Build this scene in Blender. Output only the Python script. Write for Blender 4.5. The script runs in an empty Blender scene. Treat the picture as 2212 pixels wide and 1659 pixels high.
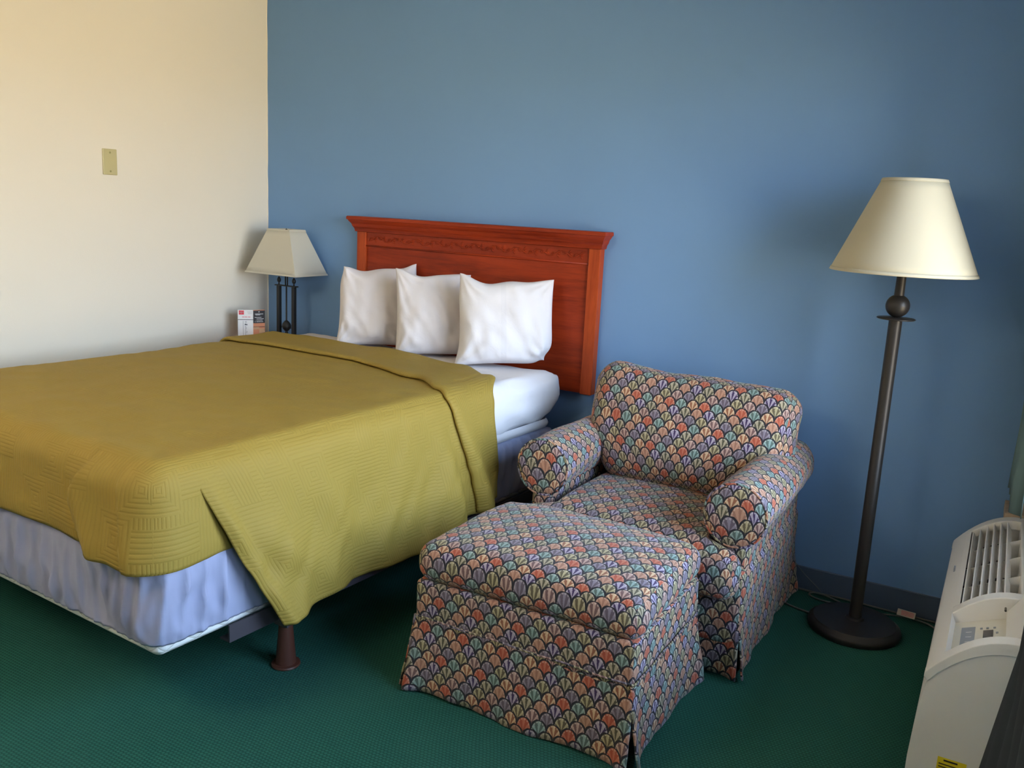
import bpy, bmesh, math, random
from mathutils import Vector, Matrix, noise
random.seed(7)
sc = bpy.context.scene
PI = math.pi

# ------------------------------------------------------------------ camera
cam_d = bpy.data.cameras.new('camera'); cam = bpy.data.objects.new('camera', cam_d)
sc.collection.objects.link(cam); sc.camera = cam
CX = Vector((0.86736710, 0.49512134, 0.05029093))      # image right in world
CDN = Vector((0.14150589, -0.14848053, -0.97873879))    # image down in world
CF = Vector((-0.47712724, 0.85604228, -0.19884971))     # forward
CX.normalize(); CF = (CF - CX * CF.dot(CX)).normalized(); CU = CX.cross(CF)
mw = Matrix((CX, CU, -CF)).transposed().to_4x4()
mw.translation = Vector((3.60, -3.609, 1.50))
cam.matrix_world = mw
cam_d.sensor_width = 36.0; cam_d.lens = 36.0 * 1900.0 / 2212.0
cam_d.clip_start = 0.02; cam_d.clip_end = 60

# ------------------------------------------------------------------ world, window daylight, exposure
sc.view_settings.view_transform = 'Standard'; sc.view_settings.look = 'None'
sc.view_settings.gamma = 1.0; sc.view_settings.use_curve_mapping = False
sc.view_settings.exposure = 0.80
W = bpy.data.worlds.new('sky'); sc.world = W; W.use_nodes = True
wn, wl = W.node_tree.nodes, W.node_tree.links
wn.clear()
wo = wn.new('ShaderNodeOutputWorld'); wb = wn.new('ShaderNodeBackground')
tc = wn.new('ShaderNodeTexCoord'); sx = wn.new('ShaderNodeSeparateXYZ'); rp = wn.new('ShaderNodeValToRGB')
mr = wn.new('ShaderNodeMapRange'); mr.inputs[1].default_value = -1; mr.inputs[2].default_value = 1
wl.new(tc.outputs['Generated'], sx.inputs[0]); wl.new(sx.outputs[2], mr.inputs[0]); wl.new(mr.outputs[0], rp.inputs[0])
cr = rp.color_ramp
cr.elements[0].position = 0.0; cr.elements[0].color = (0.66, 0.52, 0.30, 1)
cr.elements[1].position = 1.0; cr.elements[1].color = (0.28, 0.50, 1.0, 1)
e = cr.elements.new(0.485); e.color = (0.76, 0.63, 0.42, 1)
e = cr.elements.new(0.515); e.color = (0.74, 0.84, 0.96, 1)
e = cr.elements.new(0.70); e.color = (0.52, 0.74, 1.0, 1)
wl.new(rp.outputs[0], wb.inputs[0]); wb.inputs[1].default_value = 10.0
wl.new(wb.outputs[0], wo.inputs[0])
# window opening (right wall) and its light portal
WY0, WY1, WZ0, WZ1 = -0.42, -3.05, 0.60, 2.12
XW = 3.80
pl = bpy.data.lights.new('window_portal', 'AREA'); pl.shape = 'RECTANGLE'
pl.size = WZ1 - WZ0; pl.size_y = WY0 - WY1
po = bpy.data.objects.new('window_portal', pl); sc.collection.objects.link(po)
po.location = (XW + 0.13, (WY0 + WY1) / 2, (WZ0 + WZ1) / 2); po.rotation_euler = (0, PI / 2, 0)
pl.cycles.is_portal = True
# added fill light, unseen behind the camera, aimed up to bounce off the ceiling
cl = bpy.data.lights.new('fill_uplight', 'AREA'); cl.shape = 'DISK'; cl.size = 0.60
cl.color = (1.0, 0.88, 0.72); cl.energy = 66
clo = bpy.data.objects.new('fill_uplight', cl); sc.collection.objects.link(clo)
clo.location = (1.2, -4.1, 2.22); clo.rotation_euler = (PI, 0, 0)

# ------------------------------------------------------------------ helpers
def link(o, parent=None):
    sc.collection.objects.link(o)
    if parent is not None: o.parent = parent
    return o
def tag(o, label=None, cat=None, group=None, kind=None):
    if label: o['label'] = label
    if cat: o['category'] = cat
    if group: o['group'] = group
    if kind: o['kind'] = kind
    return o
def empty(name, loc=(0, 0, 0), rz=0.0, label=None, cat=None, group=None):
    o = bpy.data.objects.new(name, None); o.location = loc; o.rotation_euler = (0, 0, rz)
    o.empty_display_size = 0.1
    link(o); return tag(o, label, cat, group)
def nz(p, s, seed=0.0):
    return noise.noise(Vector((p[0] * s + seed, p[1] * s - seed * 0.7, p[2] * s + seed * 1.3)))
def sstep(a, b, x):
    t = max(0.0, min(1.0, (x - a) / (b - a))); return t * t * (3 - 2 * t)
def lerp(a, b, t): return a + (b - a) * t

class MB:
    """collects verts/faces (with uv) for one mesh object"""
    def __init__(s): s.v = []; s.f = []; s.uv = []
    def add(s, vs, fs, uvs=None, M=None):
        o = len(s.v)
        for p in vs:
            p = Vector(p)
            if M is not None: p = M @ p
            s.v.append(p)
        for k, f in enumerate(fs):
            s.f.append([i + o for i in f])
            s.uv.append(uvs[k] if uvs else [(vs[i][0] * 0.8 + vs[i][1], vs[i][2]) for i in f])
    def box(s, x0, x1, y0, y1, z0, z1, M=None):
        vs = [(x, y, z) for x in (x0, x1) for y in (y0, y1) for z in (z0, z1)]
        fs = [(0, 1, 3, 2), (4, 6, 7, 5), (0, 4, 5, 1), (2, 3, 7, 6), (0, 2, 6, 4), (1, 5, 7, 3)]
        s.add(vs, fs, None, M)
    def grid(s, fn, us, vs_, uvf=None, closeu=False, M=None, flip=False):
        nu, nv = len(us), len(vs_)
        V = [fn(u, v) for u in us for v in vs_]
        F = []; U = []
        for i in range(nu if closeu else nu - 1):
            i2 = (i + 1) % nu
            for j in range(nv - 1):
                q = [i * nv + j, i2 * nv + j, i2 * nv + j + 1, i * nv + j + 1]
                uq = [(us[i], vs_[j]), (us[i2], vs_[j]), (us[i2], vs_[j + 1]), (us[i], vs_[j + 1])]
                if flip: q.reverse(); uq.reverse()
                F.append(q); U.append([uvf(*t) if uvf else t for t in uq])
        s.add(V, F, U, M)
    def lathe(s, prof, seg=32, c=(0, 0, 0), caps=True, M=None):
        V = []; F = []
        n = len(prof)
        for k in range(seg):
            a = 2 * PI * k / seg
            for r, z in prof: V.append((c[0] + r * math.cos(a), c[1] + r * math.sin(a), c[2] + z))
        for k in range(seg):
            k2 = (k + 1) % seg
            for j in range(n - 1):
                F.append((k * n + j, k2 * n + j, k2 * n + j + 1, k * n + j + 1))
        if caps:
            if prof[0][0] > 1e-5: F.append([k * n for k in range(seg)][::-1])
            if prof[-1][0] > 1e-5: F.append([k * n + n - 1 for k in range(seg)])
        s.add(V, F, None, M)
    def tube(s, pts, r, seg=8, M=None):
        pts = [Vector(p) for p in pts]; n = len(pts); V = []; F = []
        up = Vector((0, 0, 1))
        for i, p in enumerate(pts):
            t = (pts[min(i + 1, n - 1)] - pts[max(i - 1, 0)]).normalized()
            a = t.cross(up)
            if a.length < 1e-3: a = t.cross(Vector((1, 0, 0)))
            a.normalize(); b = t.cross(a)
            rr = r[i] if isinstance(r, (list, tuple)) else r
            for k in range(seg):
                q = 2 * PI * k / seg
                V.append(p + a * (rr * math.cos(q)) + b * (rr * math.sin(q)))
        for i in range(n - 1):
            for k in range(seg):
                k2 = (k + 1) % seg
                F.append((i * seg + k, i * seg + k2, (i + 1) * seg + k2, (i + 1) * seg + k))
        F.append(list(range(seg))[::-1]); F.append([(n - 1) * seg + k for k in range(seg)])
        s.add(V, F, None, M)
    def prism(s, prof, y0, y1, M=None):
        """profile in x,z extruded along y"""
        n = len(prof)
        V = [(x, y0, z) for x, z in prof] + [(x, y1, z) for x, z in prof]
        F = [[i, (i + 1) % n, (i + 1) % n + n, i + n] for i in range(n)]
        F.append(list(range(n))[::-1]); F.append([n + i for i in range(n)])
        s.add(V, F, None, M)
    def build(s, name, mat, parent=None, smooth=False, bevel=0.0, solid=0.0, sub=0, fixn=True, ang=None):
        me = bpy.data.meshes.new(name)
        me.from_pydata([tuple(p) for p in s.v], [], s.f)
        uvl = me.uv_layers.new(name='uv')
        k = 0
        for uvs in s.uv:
            for t in uvs: uvl.data[k].uv = t; k += 1
        if fixn:
            bm = bmesh.new(); bm.from_mesh(me); bmesh.ops.recalc_face_normals(bm, faces=bm.faces); bm.to_mesh(me); bm.free()
        if smooth:
            me.shade_smooth()
        me.materials.append(mat)
        o = bpy.data.objects.new(name, me); link(o, parent)
        if bevel:
            m = o.modifiers.new('bevel', 'BEVEL'); m.width = bevel; m.segments = 2; m.limit_method = 'ANGLE'; m.angle_limit = math.radians(40)
            m.harden_normals = False
        if solid:
            m = o.modifiers.new('solid', 'SOLIDIFY'); m.thickness = solid; m.offset = -1
        if sub:
            m = o.modifiers.new('sub', 'SUBSURF'); m.levels = sub; m.render_levels = sub
        if smooth and ang:
            for p in me.polygons: p.use_smooth = True
            me.set_sharp_from_angle(angle=math.radians(ang))
        return o

def edge_samples(h, r, step, ne=4):
    """positions -h..h, dense within r of the ends"""
    r = min(r, h * 0.98)
    a = [-h + r * (math.tan(PI / 4 * k / ne)) for k in range(ne)]
    inner = 2 * (h - r); n = max(1, int(round(inner / step)))
    a = [-h + r - r * math.tan(PI / 4 * (ne - k) / ne) for k in range(ne)]
    b = [-h + r + inner * k / n for k in range(n + 1)]
    return a + b + [-x for x in reversed(a)]

def softbox(mb, cx, cy, cz, hx, hy, hz, r, step=0.03, deform=None, skip=None, M=None, uvo=(0, 0)):
    """rounded box with metric box-projected uvs; deform(p, n)->p ; skip(face_centre,normal)->bool"""
    X, Y, Z = edge_samples(hx, r, step), edge_samples(hy, r, step), edge_samples(hz, r, step)
    idx = {}; V = []; N = []; F = []; U = []
    def vid(q):
        k = (round(q[0], 5), round(q[1], 5), round(q[2], 5))
        if k in idx: return idx[k]
        i = Vector((max(-hx + r, min(hx - r, q[0])), max(-hy + r, min(hy - r, q[1])), max(-hz + r, min(hz - r, q[2]))))
        d = Vector(q) - i
        n = d.normalized() if d.length > 1e-9 else Vector((0, 0, 1))
        p = i + n * r + Vector((cx, cy, cz))
        if deform: p = deform(p, n)
        idx[k] = len(V); V.append(Vector(p)); N.append(n); return idx[k]
    def uvp(q, ax):
        x, y, z = q[0] + cx, q[1] + cy, q[2] + cz
        if ax == 2: return (x + uvo[0], (q[1] + hy) + (hz * 2) + cz - hz + uvo[1])
        if ax == 1: return (x + uvo[0], z + uvo[1])
        return (y + 0.37 + uvo[0], z + uvo[1])
    for ax in range(3):
        A, B = (Y, Z) if ax == 0 else ((X, Z) if ax == 1 else (X, Y))
        h = (hx, hy, hz)[ax]
        for s in (-1, 1):
            for i in range(len(A) - 1):
                for j in range(len(B) - 1):
                    qs = []
                    for a, b in ((A[i], B[j]), (A[i + 1], B[j]), (A[i + 1], B[j + 1]), (A[i], B[j + 1])):
                        q = (s * h, a, b) if ax == 0 else ((a, s * h, b) if ax == 1 else (a, b, s * h))
                        qs.append(q)
                    if skip:
                        c = Vector([sum(q[k] for q in qs) / 4 for k in range(3)]) + Vector((cx, cy, cz))
                        nn = Vector((0, 0, 0)); nn[ax] = s
                        if skip(c, nn): continue
                    F.append([vid(q) for q in qs]); U.append([uvp(q, ax) for q in qs])
    mb.add(V, F, U, M)

# ------------------------------------------------------------------ node expression helper
class NT:
    def __init__(s, name, rough=0.6, spec=0.5):
        s.m = bpy.data.materials.new(name); s.m.use_nodes = True
        s.t = s.m.node_tree; s.n = s.t.nodes; s.l = s.t.links
        s.b = s.n['Principled BSDF']; s.b.inputs['Roughness'].default_value = rough
        s.b.inputs['Specular IOR Level'].default_value = spec
    def _in(s, sock, v):
        if isinstance(v, (int, float)): sock.default_value = v
        elif isinstance(v, tuple): sock.default_value = v if len(v) == 4 or sock.type == 'VECTOR' else (*v, 1)
        else: s.l.new(v, sock)
    def math(s, op, a, b=None, c=None):
        n = s.n.new('ShaderNodeMath'); n.operation = op
        s._in(n.inputs[0], a)
        if b is not None: s._in(n.inputs[1], b)
        if c is not None: s._in(n.inputs[2], c)
        return n.outputs[0]
    def mix(s, f, a, b, mode='MIX'):
        n = s.n.new('ShaderNodeMix'); n.data_type = 'RGBA'; n.blend_type = mode
        s._in(n.inputs[0], f); s._in(n.inputs[6], a); s._in(n.inputs[7], b); return n.outputs[2]
    def mixf(s, f, a, b):
        n = s.n.new('ShaderNodeMix'); n.data_type = 'FLOAT'
        s._in(n.inputs[0], f); s._in(n.inputs[2], a); s._in(n.inputs[3], b); return n.outputs[0]
    def ramp(s, f, els, const=False):
        n = s.n.new('ShaderNodeValToRGB'); r = n.color_ramp
        if const: r.interpolation = 'CONSTANT'
        while len(r.elements) < len(els): r.elements.new(0.5)
        for e, (p, c) in zip(r.elements, els): e.position = p; e.color = (*c, 1)
        s._in(n.inputs[0], f); return n.outputs[0]
    def noise(s, vec, scale, detail=2, rough=0.5, dist=0.0):
        n = s.n.new('ShaderNodeTexNoise'); s._in(n.inputs['Vector'], vec)
        n.inputs['Scale'].default_value = scale; n.inputs['Detail'].default_value = detail
        n.inputs['Roughness'].default_value = rough; n.inputs['Distortion'].default_value = dist
        return n.outputs[0]
    def coord(s, k='Object'):
        return s.n.new('ShaderNodeTexCoord').outputs[k]
    def scale(s, vec, sc3, rot=(0, 0, 0)):
        n = s.n.new('ShaderNodeMapping'); s.l.new(vec, n.inputs[0]); n.inputs['Scale'].default_value = sc3; n.inputs['Rotation'].default_value = rot
        return n.outputs[0]
    def sep(s, vec):
        n = s.n.new('ShaderNodeSeparateXYZ'); s.l.new(vec, n.inputs[0]); return n.outputs
    def bump(s, h, strength=0.3, dist=0.01, normal=None):
        n = s.n.new('ShaderNodeBump'); n.inputs['Strength'].default_value = strength; n.inputs['Distance'].default_value = dist
        s._in(n.inputs['Height'], h)
        if normal is not None: s.l.new(normal, n.inputs['Normal'])
        return n.outputs[0]
    def col(s, c): s._in(s.b.inputs['Base Color'], c if not isinstance(c, tuple) else (*c[:3], 1)); return s
    def nrm(s, n): s.l.new(n, s.b.inputs['Normal']); return s

def srgb(h):
    h = h.lstrip('#'); v = [int(h[i:i + 2], 16) / 255 for i in (0, 2, 4)]
    return tuple((x / 12.92 if x <= 0.04045 else ((x + 0.055) / 1.055) ** 2.4) for x in v)

def plain(name, c, rough=0.6, spec=0.5, metal=0.0, bump=None):
    t = NT(name, rough, spec)
    base = t.noise(t.coord(), 9, 3)
    t.col(t.mix(t.math('MULTIPLY', base, 0.12), (*c, 1), tuple(x * 0.8 for x in c) + (1,)))
    t.b.inputs['Metallic'].default_value = metal
    if bump:
        t.nrm(t.bump(t.noise(t.coord(), bump[0], 3), bump[1], bump[2]))
    return t.m

# walls: orange-peel paint
def wallpaint(name, c, bs=160, st=0.12):
    t = NT(name, 0.62, 0.35)
    co = t.coord()
    t.col(t.mix(t.noise(co, 1.3, 3), (*[x * 0.97 for x in c], 1), (*[x * 1.03 for x in c], 1)))
    t.nrm(t.bump(t.noise(co, bs, 2), st, 0.002)); return t.m
M_blue = wallpaint('blue wall paint', (0.165, 0.318, 0.585))
M_cream = wallpaint('cream wall paint', (0.80, 0.755, 0.66))
M_ceil = wallpaint('white ceiling paint', (0.80, 0.78, 0.72), 60, 0.3)
M_bbblue = plain('blue vinyl baseboard', (0.085, 0.12, 0.19), 0.5)

# carpet: small looped cord rows
t = NT('green loop carpet', 0.95, 0.1)
co = t.coord(); s3 = t.sep(co)
wob = t.noise(co, 6, 2)
row = t.math('ADD', t.math('MULTIPLY', s3[1], 1 / 0.0105), t.math('MULTIPLY', wob, 1.0))
par = t.math('MULTIPLY', t.math('MODULO', t.math('FLOOR', t.math('ADD', row, 1000.0)), 2.0), 0.5)
colx = t.math('ADD', t.math('ADD', t.math('MULTIPLY', s3[0], 1 / 0.0115), par), t.math('MULTIPLY', wob, 0.7))
ax_ = t.math('SUBTRACT', t.math('FRACT', t.math('ADD', colx, 1000.0)), 0.5)
ay_ = t.math('SUBTRACT', t.math('FRACT', t.math('ADD', row, 1000.0)), 0.5)
rr = t.math('ADD', t.math('MULTIPLY', ax_, ax_), t.math('MULTIPLY', ay_, ay_))
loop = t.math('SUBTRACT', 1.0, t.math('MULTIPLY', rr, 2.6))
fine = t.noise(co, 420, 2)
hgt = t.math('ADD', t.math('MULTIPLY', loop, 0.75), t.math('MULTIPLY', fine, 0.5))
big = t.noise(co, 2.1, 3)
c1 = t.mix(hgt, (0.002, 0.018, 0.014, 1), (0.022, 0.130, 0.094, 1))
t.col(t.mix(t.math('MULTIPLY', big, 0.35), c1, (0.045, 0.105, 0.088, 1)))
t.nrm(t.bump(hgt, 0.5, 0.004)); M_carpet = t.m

# cherry wood
def wood(name, c1, c2, axis='x', rough=0.42):
    t = NT(name, rough, 0.25); co = t.coord()
    sc3 = (1.2, 14, 14) if axis == 'x' else (14, 14, 1.2)
    v = t.scale(co, sc3)
    g = t.noise(v, 1.6, 5, 0.6, 0.6)
    f = t.noise(t.scale(co, tuple(x * 6 for x in sc3)), 2.5, 2)
    k = t.math('ADD', t.math('MULTIPLY', g, 0.8), t.math('MULTIPLY', f, 0.25))
    t.col(t.ramp(k, [(0.3, c1), (0.62, c2), (0.8, tuple(x * 0.85 for x in c2))]))
    t.nrm(t.bump(f, 0.05, 0.002)); return t.m
M_cherry = wood('cherry wood', (0.15, 0.013, 0.004), (0.33, 0.036, 0.007))
M_cherryv = wood('cherry wood upright', (0.26, 0.030, 0.007), (0.44, 0.07, 0.014), 'z')

# white cotton
t = NT('white cotton', 0.85, 0.2); co = t.coord()
t.col((0.68, 0.655, 0.685)); t.nrm(t.bump(t.noise(co, 14, 3, 0.55, 0.6), 0.25, 0.012, t.bump(t.noise(co, 700, 1), 0.12, 0.0006)))
t.b.inputs['Sheen Weight'].default_value = 0.1; M_cotton = t.m
t = NT('striped white cotton', 0.8, 0.2); co = t.coord(); s3 = t.sep(t.coord('UV'))
st = t.math('GREATER_THAN', t.math('FRACT', t.math('MULTIPLY', s3[0], 3.0)), 0.93)
t.col(t.mix(t.math('MULTIPLY', st, 0.25), (0.70, 0.685, 0.72, 1), (0.58, 0.58, 0.63, 1)))
t.nrm(t.bump(t.noise(co, 14, 3, 0.55, 0.6), 0.25, 0.012)); M_cotton_st = t.m

# blue-grey poly cotton
t = NT('pale blue cotton', 0.8, 0.25); co = t.coord()
t.col((0.315, 0.33, 0.47)); t.nrm(t.bump(t.noise(co, 900, 1), 0.1, 0.0005)); M_bluecloth = t.m

# quilted mattress ticking
t = NT('quilted ticking', 0.8, 0.2); co = t.coord('UV'); s3 = t.sep(co)
a = t.math('ABSOLUTE', t.math('SINE', t.math('MULTIPLY', t.math('ADD', s3[0], t.math('MULTIPLY', s3[1], 1.6)), 32)))
b = t.math('ABSOLUTE', t.math('SINE', t.math('MULTIPLY', t.math('SUBTRACT', s3[0], t.math('MULTIPLY', s3[1], 1.6)), 32)))
q = t.math('MINIMUM', a, b)
t.col(t.mix(t.math('LESS_THAN', q, 0.12), (0.80, 0.79, 0.77, 1), (0.6, 0.58, 0.54, 1))); t.nrm(t.bump(q, 0.4, 0.006)); M_tick = t.m

# olive coverlet with embossed fret pattern (uv in metres)
t = NT('olive coverlet', 0.70, 0.3); s3 = t.sep(t.scale(t.coord('UV'), (1, 1, 1), (0, 0, 0.0)))
CELL = 0.135
X = t.math('ADD', t.math('DIVIDE', s3[0], CELL), 100.0); Y = t.math('ADD', t.math('DIVIDE', s3[1], CELL), 100.0)
jr = t.math('FLOOR', Y)
X2 = t.math('ADD', X, t.math('MULTIPLY', jr, 0.34))
ix = t.math('FLOOR', X2)
fx = t.math('SUBTRACT', t.math('FRACT', X2), 0.5); fy = t.math('SUBTRACT', t.math('FRACT', Y), 0.5)
kind = t.math('FLOORED_MODULO', t.math('ADD', t.math('MULTIPLY', ix, 2.0), jr), 3.0)
cheb = t.math('MAXIMUM', t.math('ABSOLUTE', fx), t.math('ABSOLUTE', fy))
lines = t.mixf(t.math('LESS_THAN', kind, 0.5), t.mixf(t.math('LESS_THAN', kind, 1.5), fy, fx), cheb)
# each cell: a band of parallel lines wrapped by a hooked border
hook = t.math('GREATER_THAN', t.math('ABSOLUTE', fy), 0.30)
lines = t.mixf(t.math('MULTIPLY', hook, t.math('GREATER_THAN', kind, 1.5)), lines, fx)
wv = t.math('SINE', t.math('MULTIPLY', lines, 2 * PI * 11.0))
rid = t.math('SMOOTH_MIN', wv, 0.2, 0.4)
fine = t.noise(t.coord(), 500, 2)
hh = t.math('ADD', t.math('MULTIPLY', rid, 1.0), t.math('MULTIPLY', fine, 0.5))
wr = t.noise(t.coord(), 5, 3, 0.5, 0.5)
t.col(t.mix(t.math('MULTIPLY', t.math('ADD', rid, 1.0), 0.22), (0.290, 0.196, 0.034, 1), (0.352, 0.242, 0.048, 1)))
t.nrm(t.bump(hh, 0.30, 0.0020, t.bump(wr, 0.20, 0.03))); M_olive = t.m

# upholstery: fish scale fans (uv in metres)
def scales(name, w=0.046, h=0.030):
    t = NT(name, 0.78, 0.25); s3 = t.sep(t.coord('UV'))
    U = t.math('ADD', t.math('DIVIDE', s3[0], w), 200.0); V = t.math('ADD', t.math('DIVIDE', s3[1], h), 200.0)
    j = t.math('FLOOR', V); fyv = t.math('FRACT', V)
    par = t.math('FLOORED_MODULO', j, 2.0)
    xa = t.math('ADD', U, t.math('MULTIPLY', par, 0.5)); ia = t.math('FLOOR', xa); fa = t.math('SUBTRACT', t.math('FRACT', xa), 0.5)
    xb = t.math('ADD', U, t.math('MULTIPLY', t.math('SUBTRACT', 1.0, par), 0.5)); ib = t.math('FLOOR', xb); fb = t.math('SUBTRACT', t.math('FRACT', xb), 0.5)
    d2 = t.math('MULTIPLY', fa, 2.0)
    dome = t.math('POWER', t.math('MAXIMUM', t.math('SUBTRACT', 1.0, t.math('POWER', t.math('ABSOLUTE', d2), 2.0)), 0.0), 0.55)
    inside = t.math('LESS_THAN', fyv, dome)
    row = t.mixf(inside, t.math('ADD', j, 1.0), j); ci = t.mixf(inside, ib, ia)
    fx = t.mixf(inside, fb, fa); fy = t.mixf(inside, t.math('SUBTRACT', fyv, 1.0), fyv)
    # colour index, repeating in diagonals
    idx = t.math('FLOORED_MODULO', t.math('ADD', t.math('MULTIPLY', ci, 3.0), t.math('MULTIPLY', row, 4.0)), 9.0)
    f9 = t.math('DIVIDE', t.math('ADD', idx, 0.5), 9.0)
    bas = [(0.34, 0.070, 0.035), (0.115, 0.092, 0.050), (0.30, 0.145, 0.095), (0.085, 0.125, 0.108), (0.16, 0.088, 0.080),
           (0.050, 0.028, 0.085), (0.26, 0.105, 0.055), (0.115, 0.088, 0.110), (0.080, 0.072, 0.042)]
    vei = [(0.46, 0.15, 0.085), (0.44, 0.37, 0.21), (0.46, 0.25, 0.165), (0.26, 0.36, 0.33), (0.50, 0.33, 0.27),
           (0.42, 0.36, 0.43), (0.62, 0.43, 0.26), (0.24, 0.20, 0.25), (0.42, 0.35, 0.24)]
    cb = t.ramp(f9, [(k / 9, c) for k, c in enumerate(bas)], True); cv = t.ramp(f9, [(k / 9, c) for k, c in enumerate(vei)], True)
    ang = t.math('ARCTAN2', fx, t.math('ADD', t.math('MULTIPLY', fy, h / w), h / w * 0.50))
    rad = t.math('SQRT', t.math('ADD', t.math('POWER', fx, 2.0), t.math('POWER', t.math('ADD', t.math('MULTIPLY', fy, h / w), h / w * 0.50), 2.0)))
    nse = t.noise(t.coord('UV'), 260, 2)
    vein = t.math('GREATER_THAN', t.math('ADD', t.math('COSINE', t.math('MULTIPLY', ang, 11.0)), t.math('MULTIPLY', t.math('SUBTRACT', nse, 0.5), 1.8)), 0.15)
    vein = t.math('MULTIPLY', vein, t.math('MULTIPLY', t.math('GREATER_THAN', rad, 0.16), t.math('GREATER_THAN', fy, -0.45)))
    # outline
    e1 = t.math('SUBTRACT', dome, fyv)
    slope = t.math('ADD', 1.0, t.math('MULTIPLY', t.math('POWER', t.math('ABSOLUTE', d2), 5.0), 3.0))
    ee = t.math('DIVIDE', t.math('ABSOLUTE', e1), slope)
    rim = t.math('MULTIPLY', t.math('MULTIPLY', t.math('GREATER_THAN', ee, 0.14), t.math('LESS_THAN', ee, 0.30)), t.math('MULTIPLY', inside, t.math('GREATER_THAN', t.math('SINE', t.math('MULTIPLY', ang, 26.0)), -0.2)))
    vein = t.math('ABSOLUTE', t.math('SUBTRACT', vein, t.math('GREATER_THAN', t.math('FLOORED_MODULO', idx, 3.0), 1.5)))
    c = t.mix(t.math('MULTIPLY', vein, 0.80), cb, cv)
    c = t.mix(t.math('MULTIPLY', rim, 0.65), c, t.mix(0.4, cv, (0.7, 0.62, 0.52, 1)))
    c = t.mix(t.math('LESS_THAN', ee, 0.105), c, (0.018, 0.016, 0.020, 1))
    t.col(c)
    t.nrm(t.bump(t.noise(t.coord('UV'), 900, 1), 0.3, 0.0008, t.bump(t.math('MINIMUM', ee, 0.35), 0.25, 0.002)))
    t.b.inputs['Sheen Weight'].default_value = 0.15; t.b.inputs['Sheen Roughness'].default_value = 0.5
    return t.m
M_uph = scales('fan scale upholstery')

M_iron = plain('dark bronze metal', (0.030, 0.026, 0.024), 0.42, 0.5, 0.3)
M_black = plain('black iron', (0.012, 0.012, 0.013), 0.5)
M_rail = plain('painted bed rail', (0.050, 0.042, 0.052), 0.5)
M_cone = plain('brown plastic leg', (0.085, 0.028, 0.018), 0.38)
M_plate = plain('ivory plastic plate', (0.55, 0.50, 0.27), 0.4)
M_screw = plain('ivory screw', (0.35, 0.32, 0.14), 0.4)
M_ptac = plain('white plastic', (0.80, 0.79, 0.77), 0.42)
M_ptac_in = plain('dark vent interior', (0.03, 0.03, 0.032), 0.7)
M_ptac_pan = plain('ivory control panel', (0.66, 0.64, 0.57), 0.45)
M_grey = plain('grey sticker', (0.25, 0.28, 0.33), 0.5)
M_dark = plain('dark display', (0.03, 0.03, 0.035), 0.25)
M_yel = plain('yellow label', (0.72, 0.58, 0.02), 0.5)
M_paper = plain('white card', (0.78, 0.78, 0.80), 0.6)
M_red = plain('red print', (0.70, 0.05, 0.08), 0.6)
M_ink = plain('black print', (0.015, 0.012, 0.015), 0.6)
M_inkgrey = plain('grey print', (0.32, 0.32, 0.36), 0.6)
M_food = plain('orange print', (0.62, 0.24, 0.12), 0.6)
M_food2 = plain('tan print', (0.55, 0.33, 0.18), 0.6)
M_cord = plain('grey cord', (0.12, 0.12, 0.11), 0.5)
M_wire = plain('clear wire', (0.16, 0.17, 0.18), 0.4)
M_tag = plain('cord tag', (0.52, 0.44, 0.36), 0.5)
M_night = wood('nightstand cherry', (0.20, 0.028, 0.009), (0.36, 0.068, 0.018))
M_sill = wood('tan sill wood', (0.36, 0.25, 0.16), (0.50, 0.38, 0.27))
M_alu = plain('window frame metal', (0.45, 0.44, 0.42), 0.4)
M_brass = plain('knob metal', (0.35, 0.25, 0.12), 0.35, 0.5, 1.0)
M_lampglass = None
# lamp shades: thin fabric
def shade_mat(name, c):
    t = NT(name, 0.8, 0.2); s3 = t.sep(t.coord())
    wv = t.noise(t.scale(t.coord(), (60, 60, 400)), 3, 2)
    t.col(t.mix(wv, (*[x * 0.95 for x in c], 1), (*c, 1))); t.nrm(t.bump(wv, 0.12, 0.001))
    tr = t.n.new('ShaderNodeBsdfTranslucent'); tr.inputs[0].default_value = (*c, 1)
    mx = t.n.new('ShaderNodeMixShader'); mx.inputs[0].default_value = 0.25
    out = t.n['Material Output']
    t.l.new(t.b.outputs[0], mx.inputs[1]); t.l.new(tr.outputs[0], mx.inputs[2]); t.l.new(mx.outputs[0], out.inputs[0])
    return t.m
M_shade = shade_mat('ivory linen shade', (0.70, 0.645, 0.50))
M_shade2 = shade_mat('pale linen shade', (0.76, 0.735, 0.64))
# curtain fabric
t = NT('teal curtain cloth', 0.8, 0.25)
t.col(t.mix(t.noise(t.scale(t.coord(), (3, 3, 1)), 5, 3), (0.10, 0.17, 0.19, 1), (0.17, 0.26, 0.27, 1)))
M_curt = t.m
t = NT('slate curtain cloth', 0.85, 0.2)
t.col(t.mix(t.noise(t.coord(), 300, 2), (0.022, 0.027, 0.036, 1), (0.030, 0.036, 0.046, 1)))
M_curt2 = t.m
# window glass
t = NT('window glass')
tr = t.n.new('ShaderNodeBsdfTransparent'); gl = t.n.new('ShaderNodeBsdfGlossy'); gl.inputs['Roughness'].default_value = 0.02
fr = t.n.new('ShaderNodeFresnel'); fr.inputs[0].default_value = 1.45
mx = t.n.new('ShaderNodeMixShader'); t.l.new(fr.outputs[0], mx.inputs[0]); t.l.new(tr.outputs[0], mx.inputs[1]); t.l.new(gl.outputs[0], mx.inputs[2])
t.l.new(mx.outputs[0], t.n['Material Output'].inputs[0]); M_glass = t.m

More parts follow.
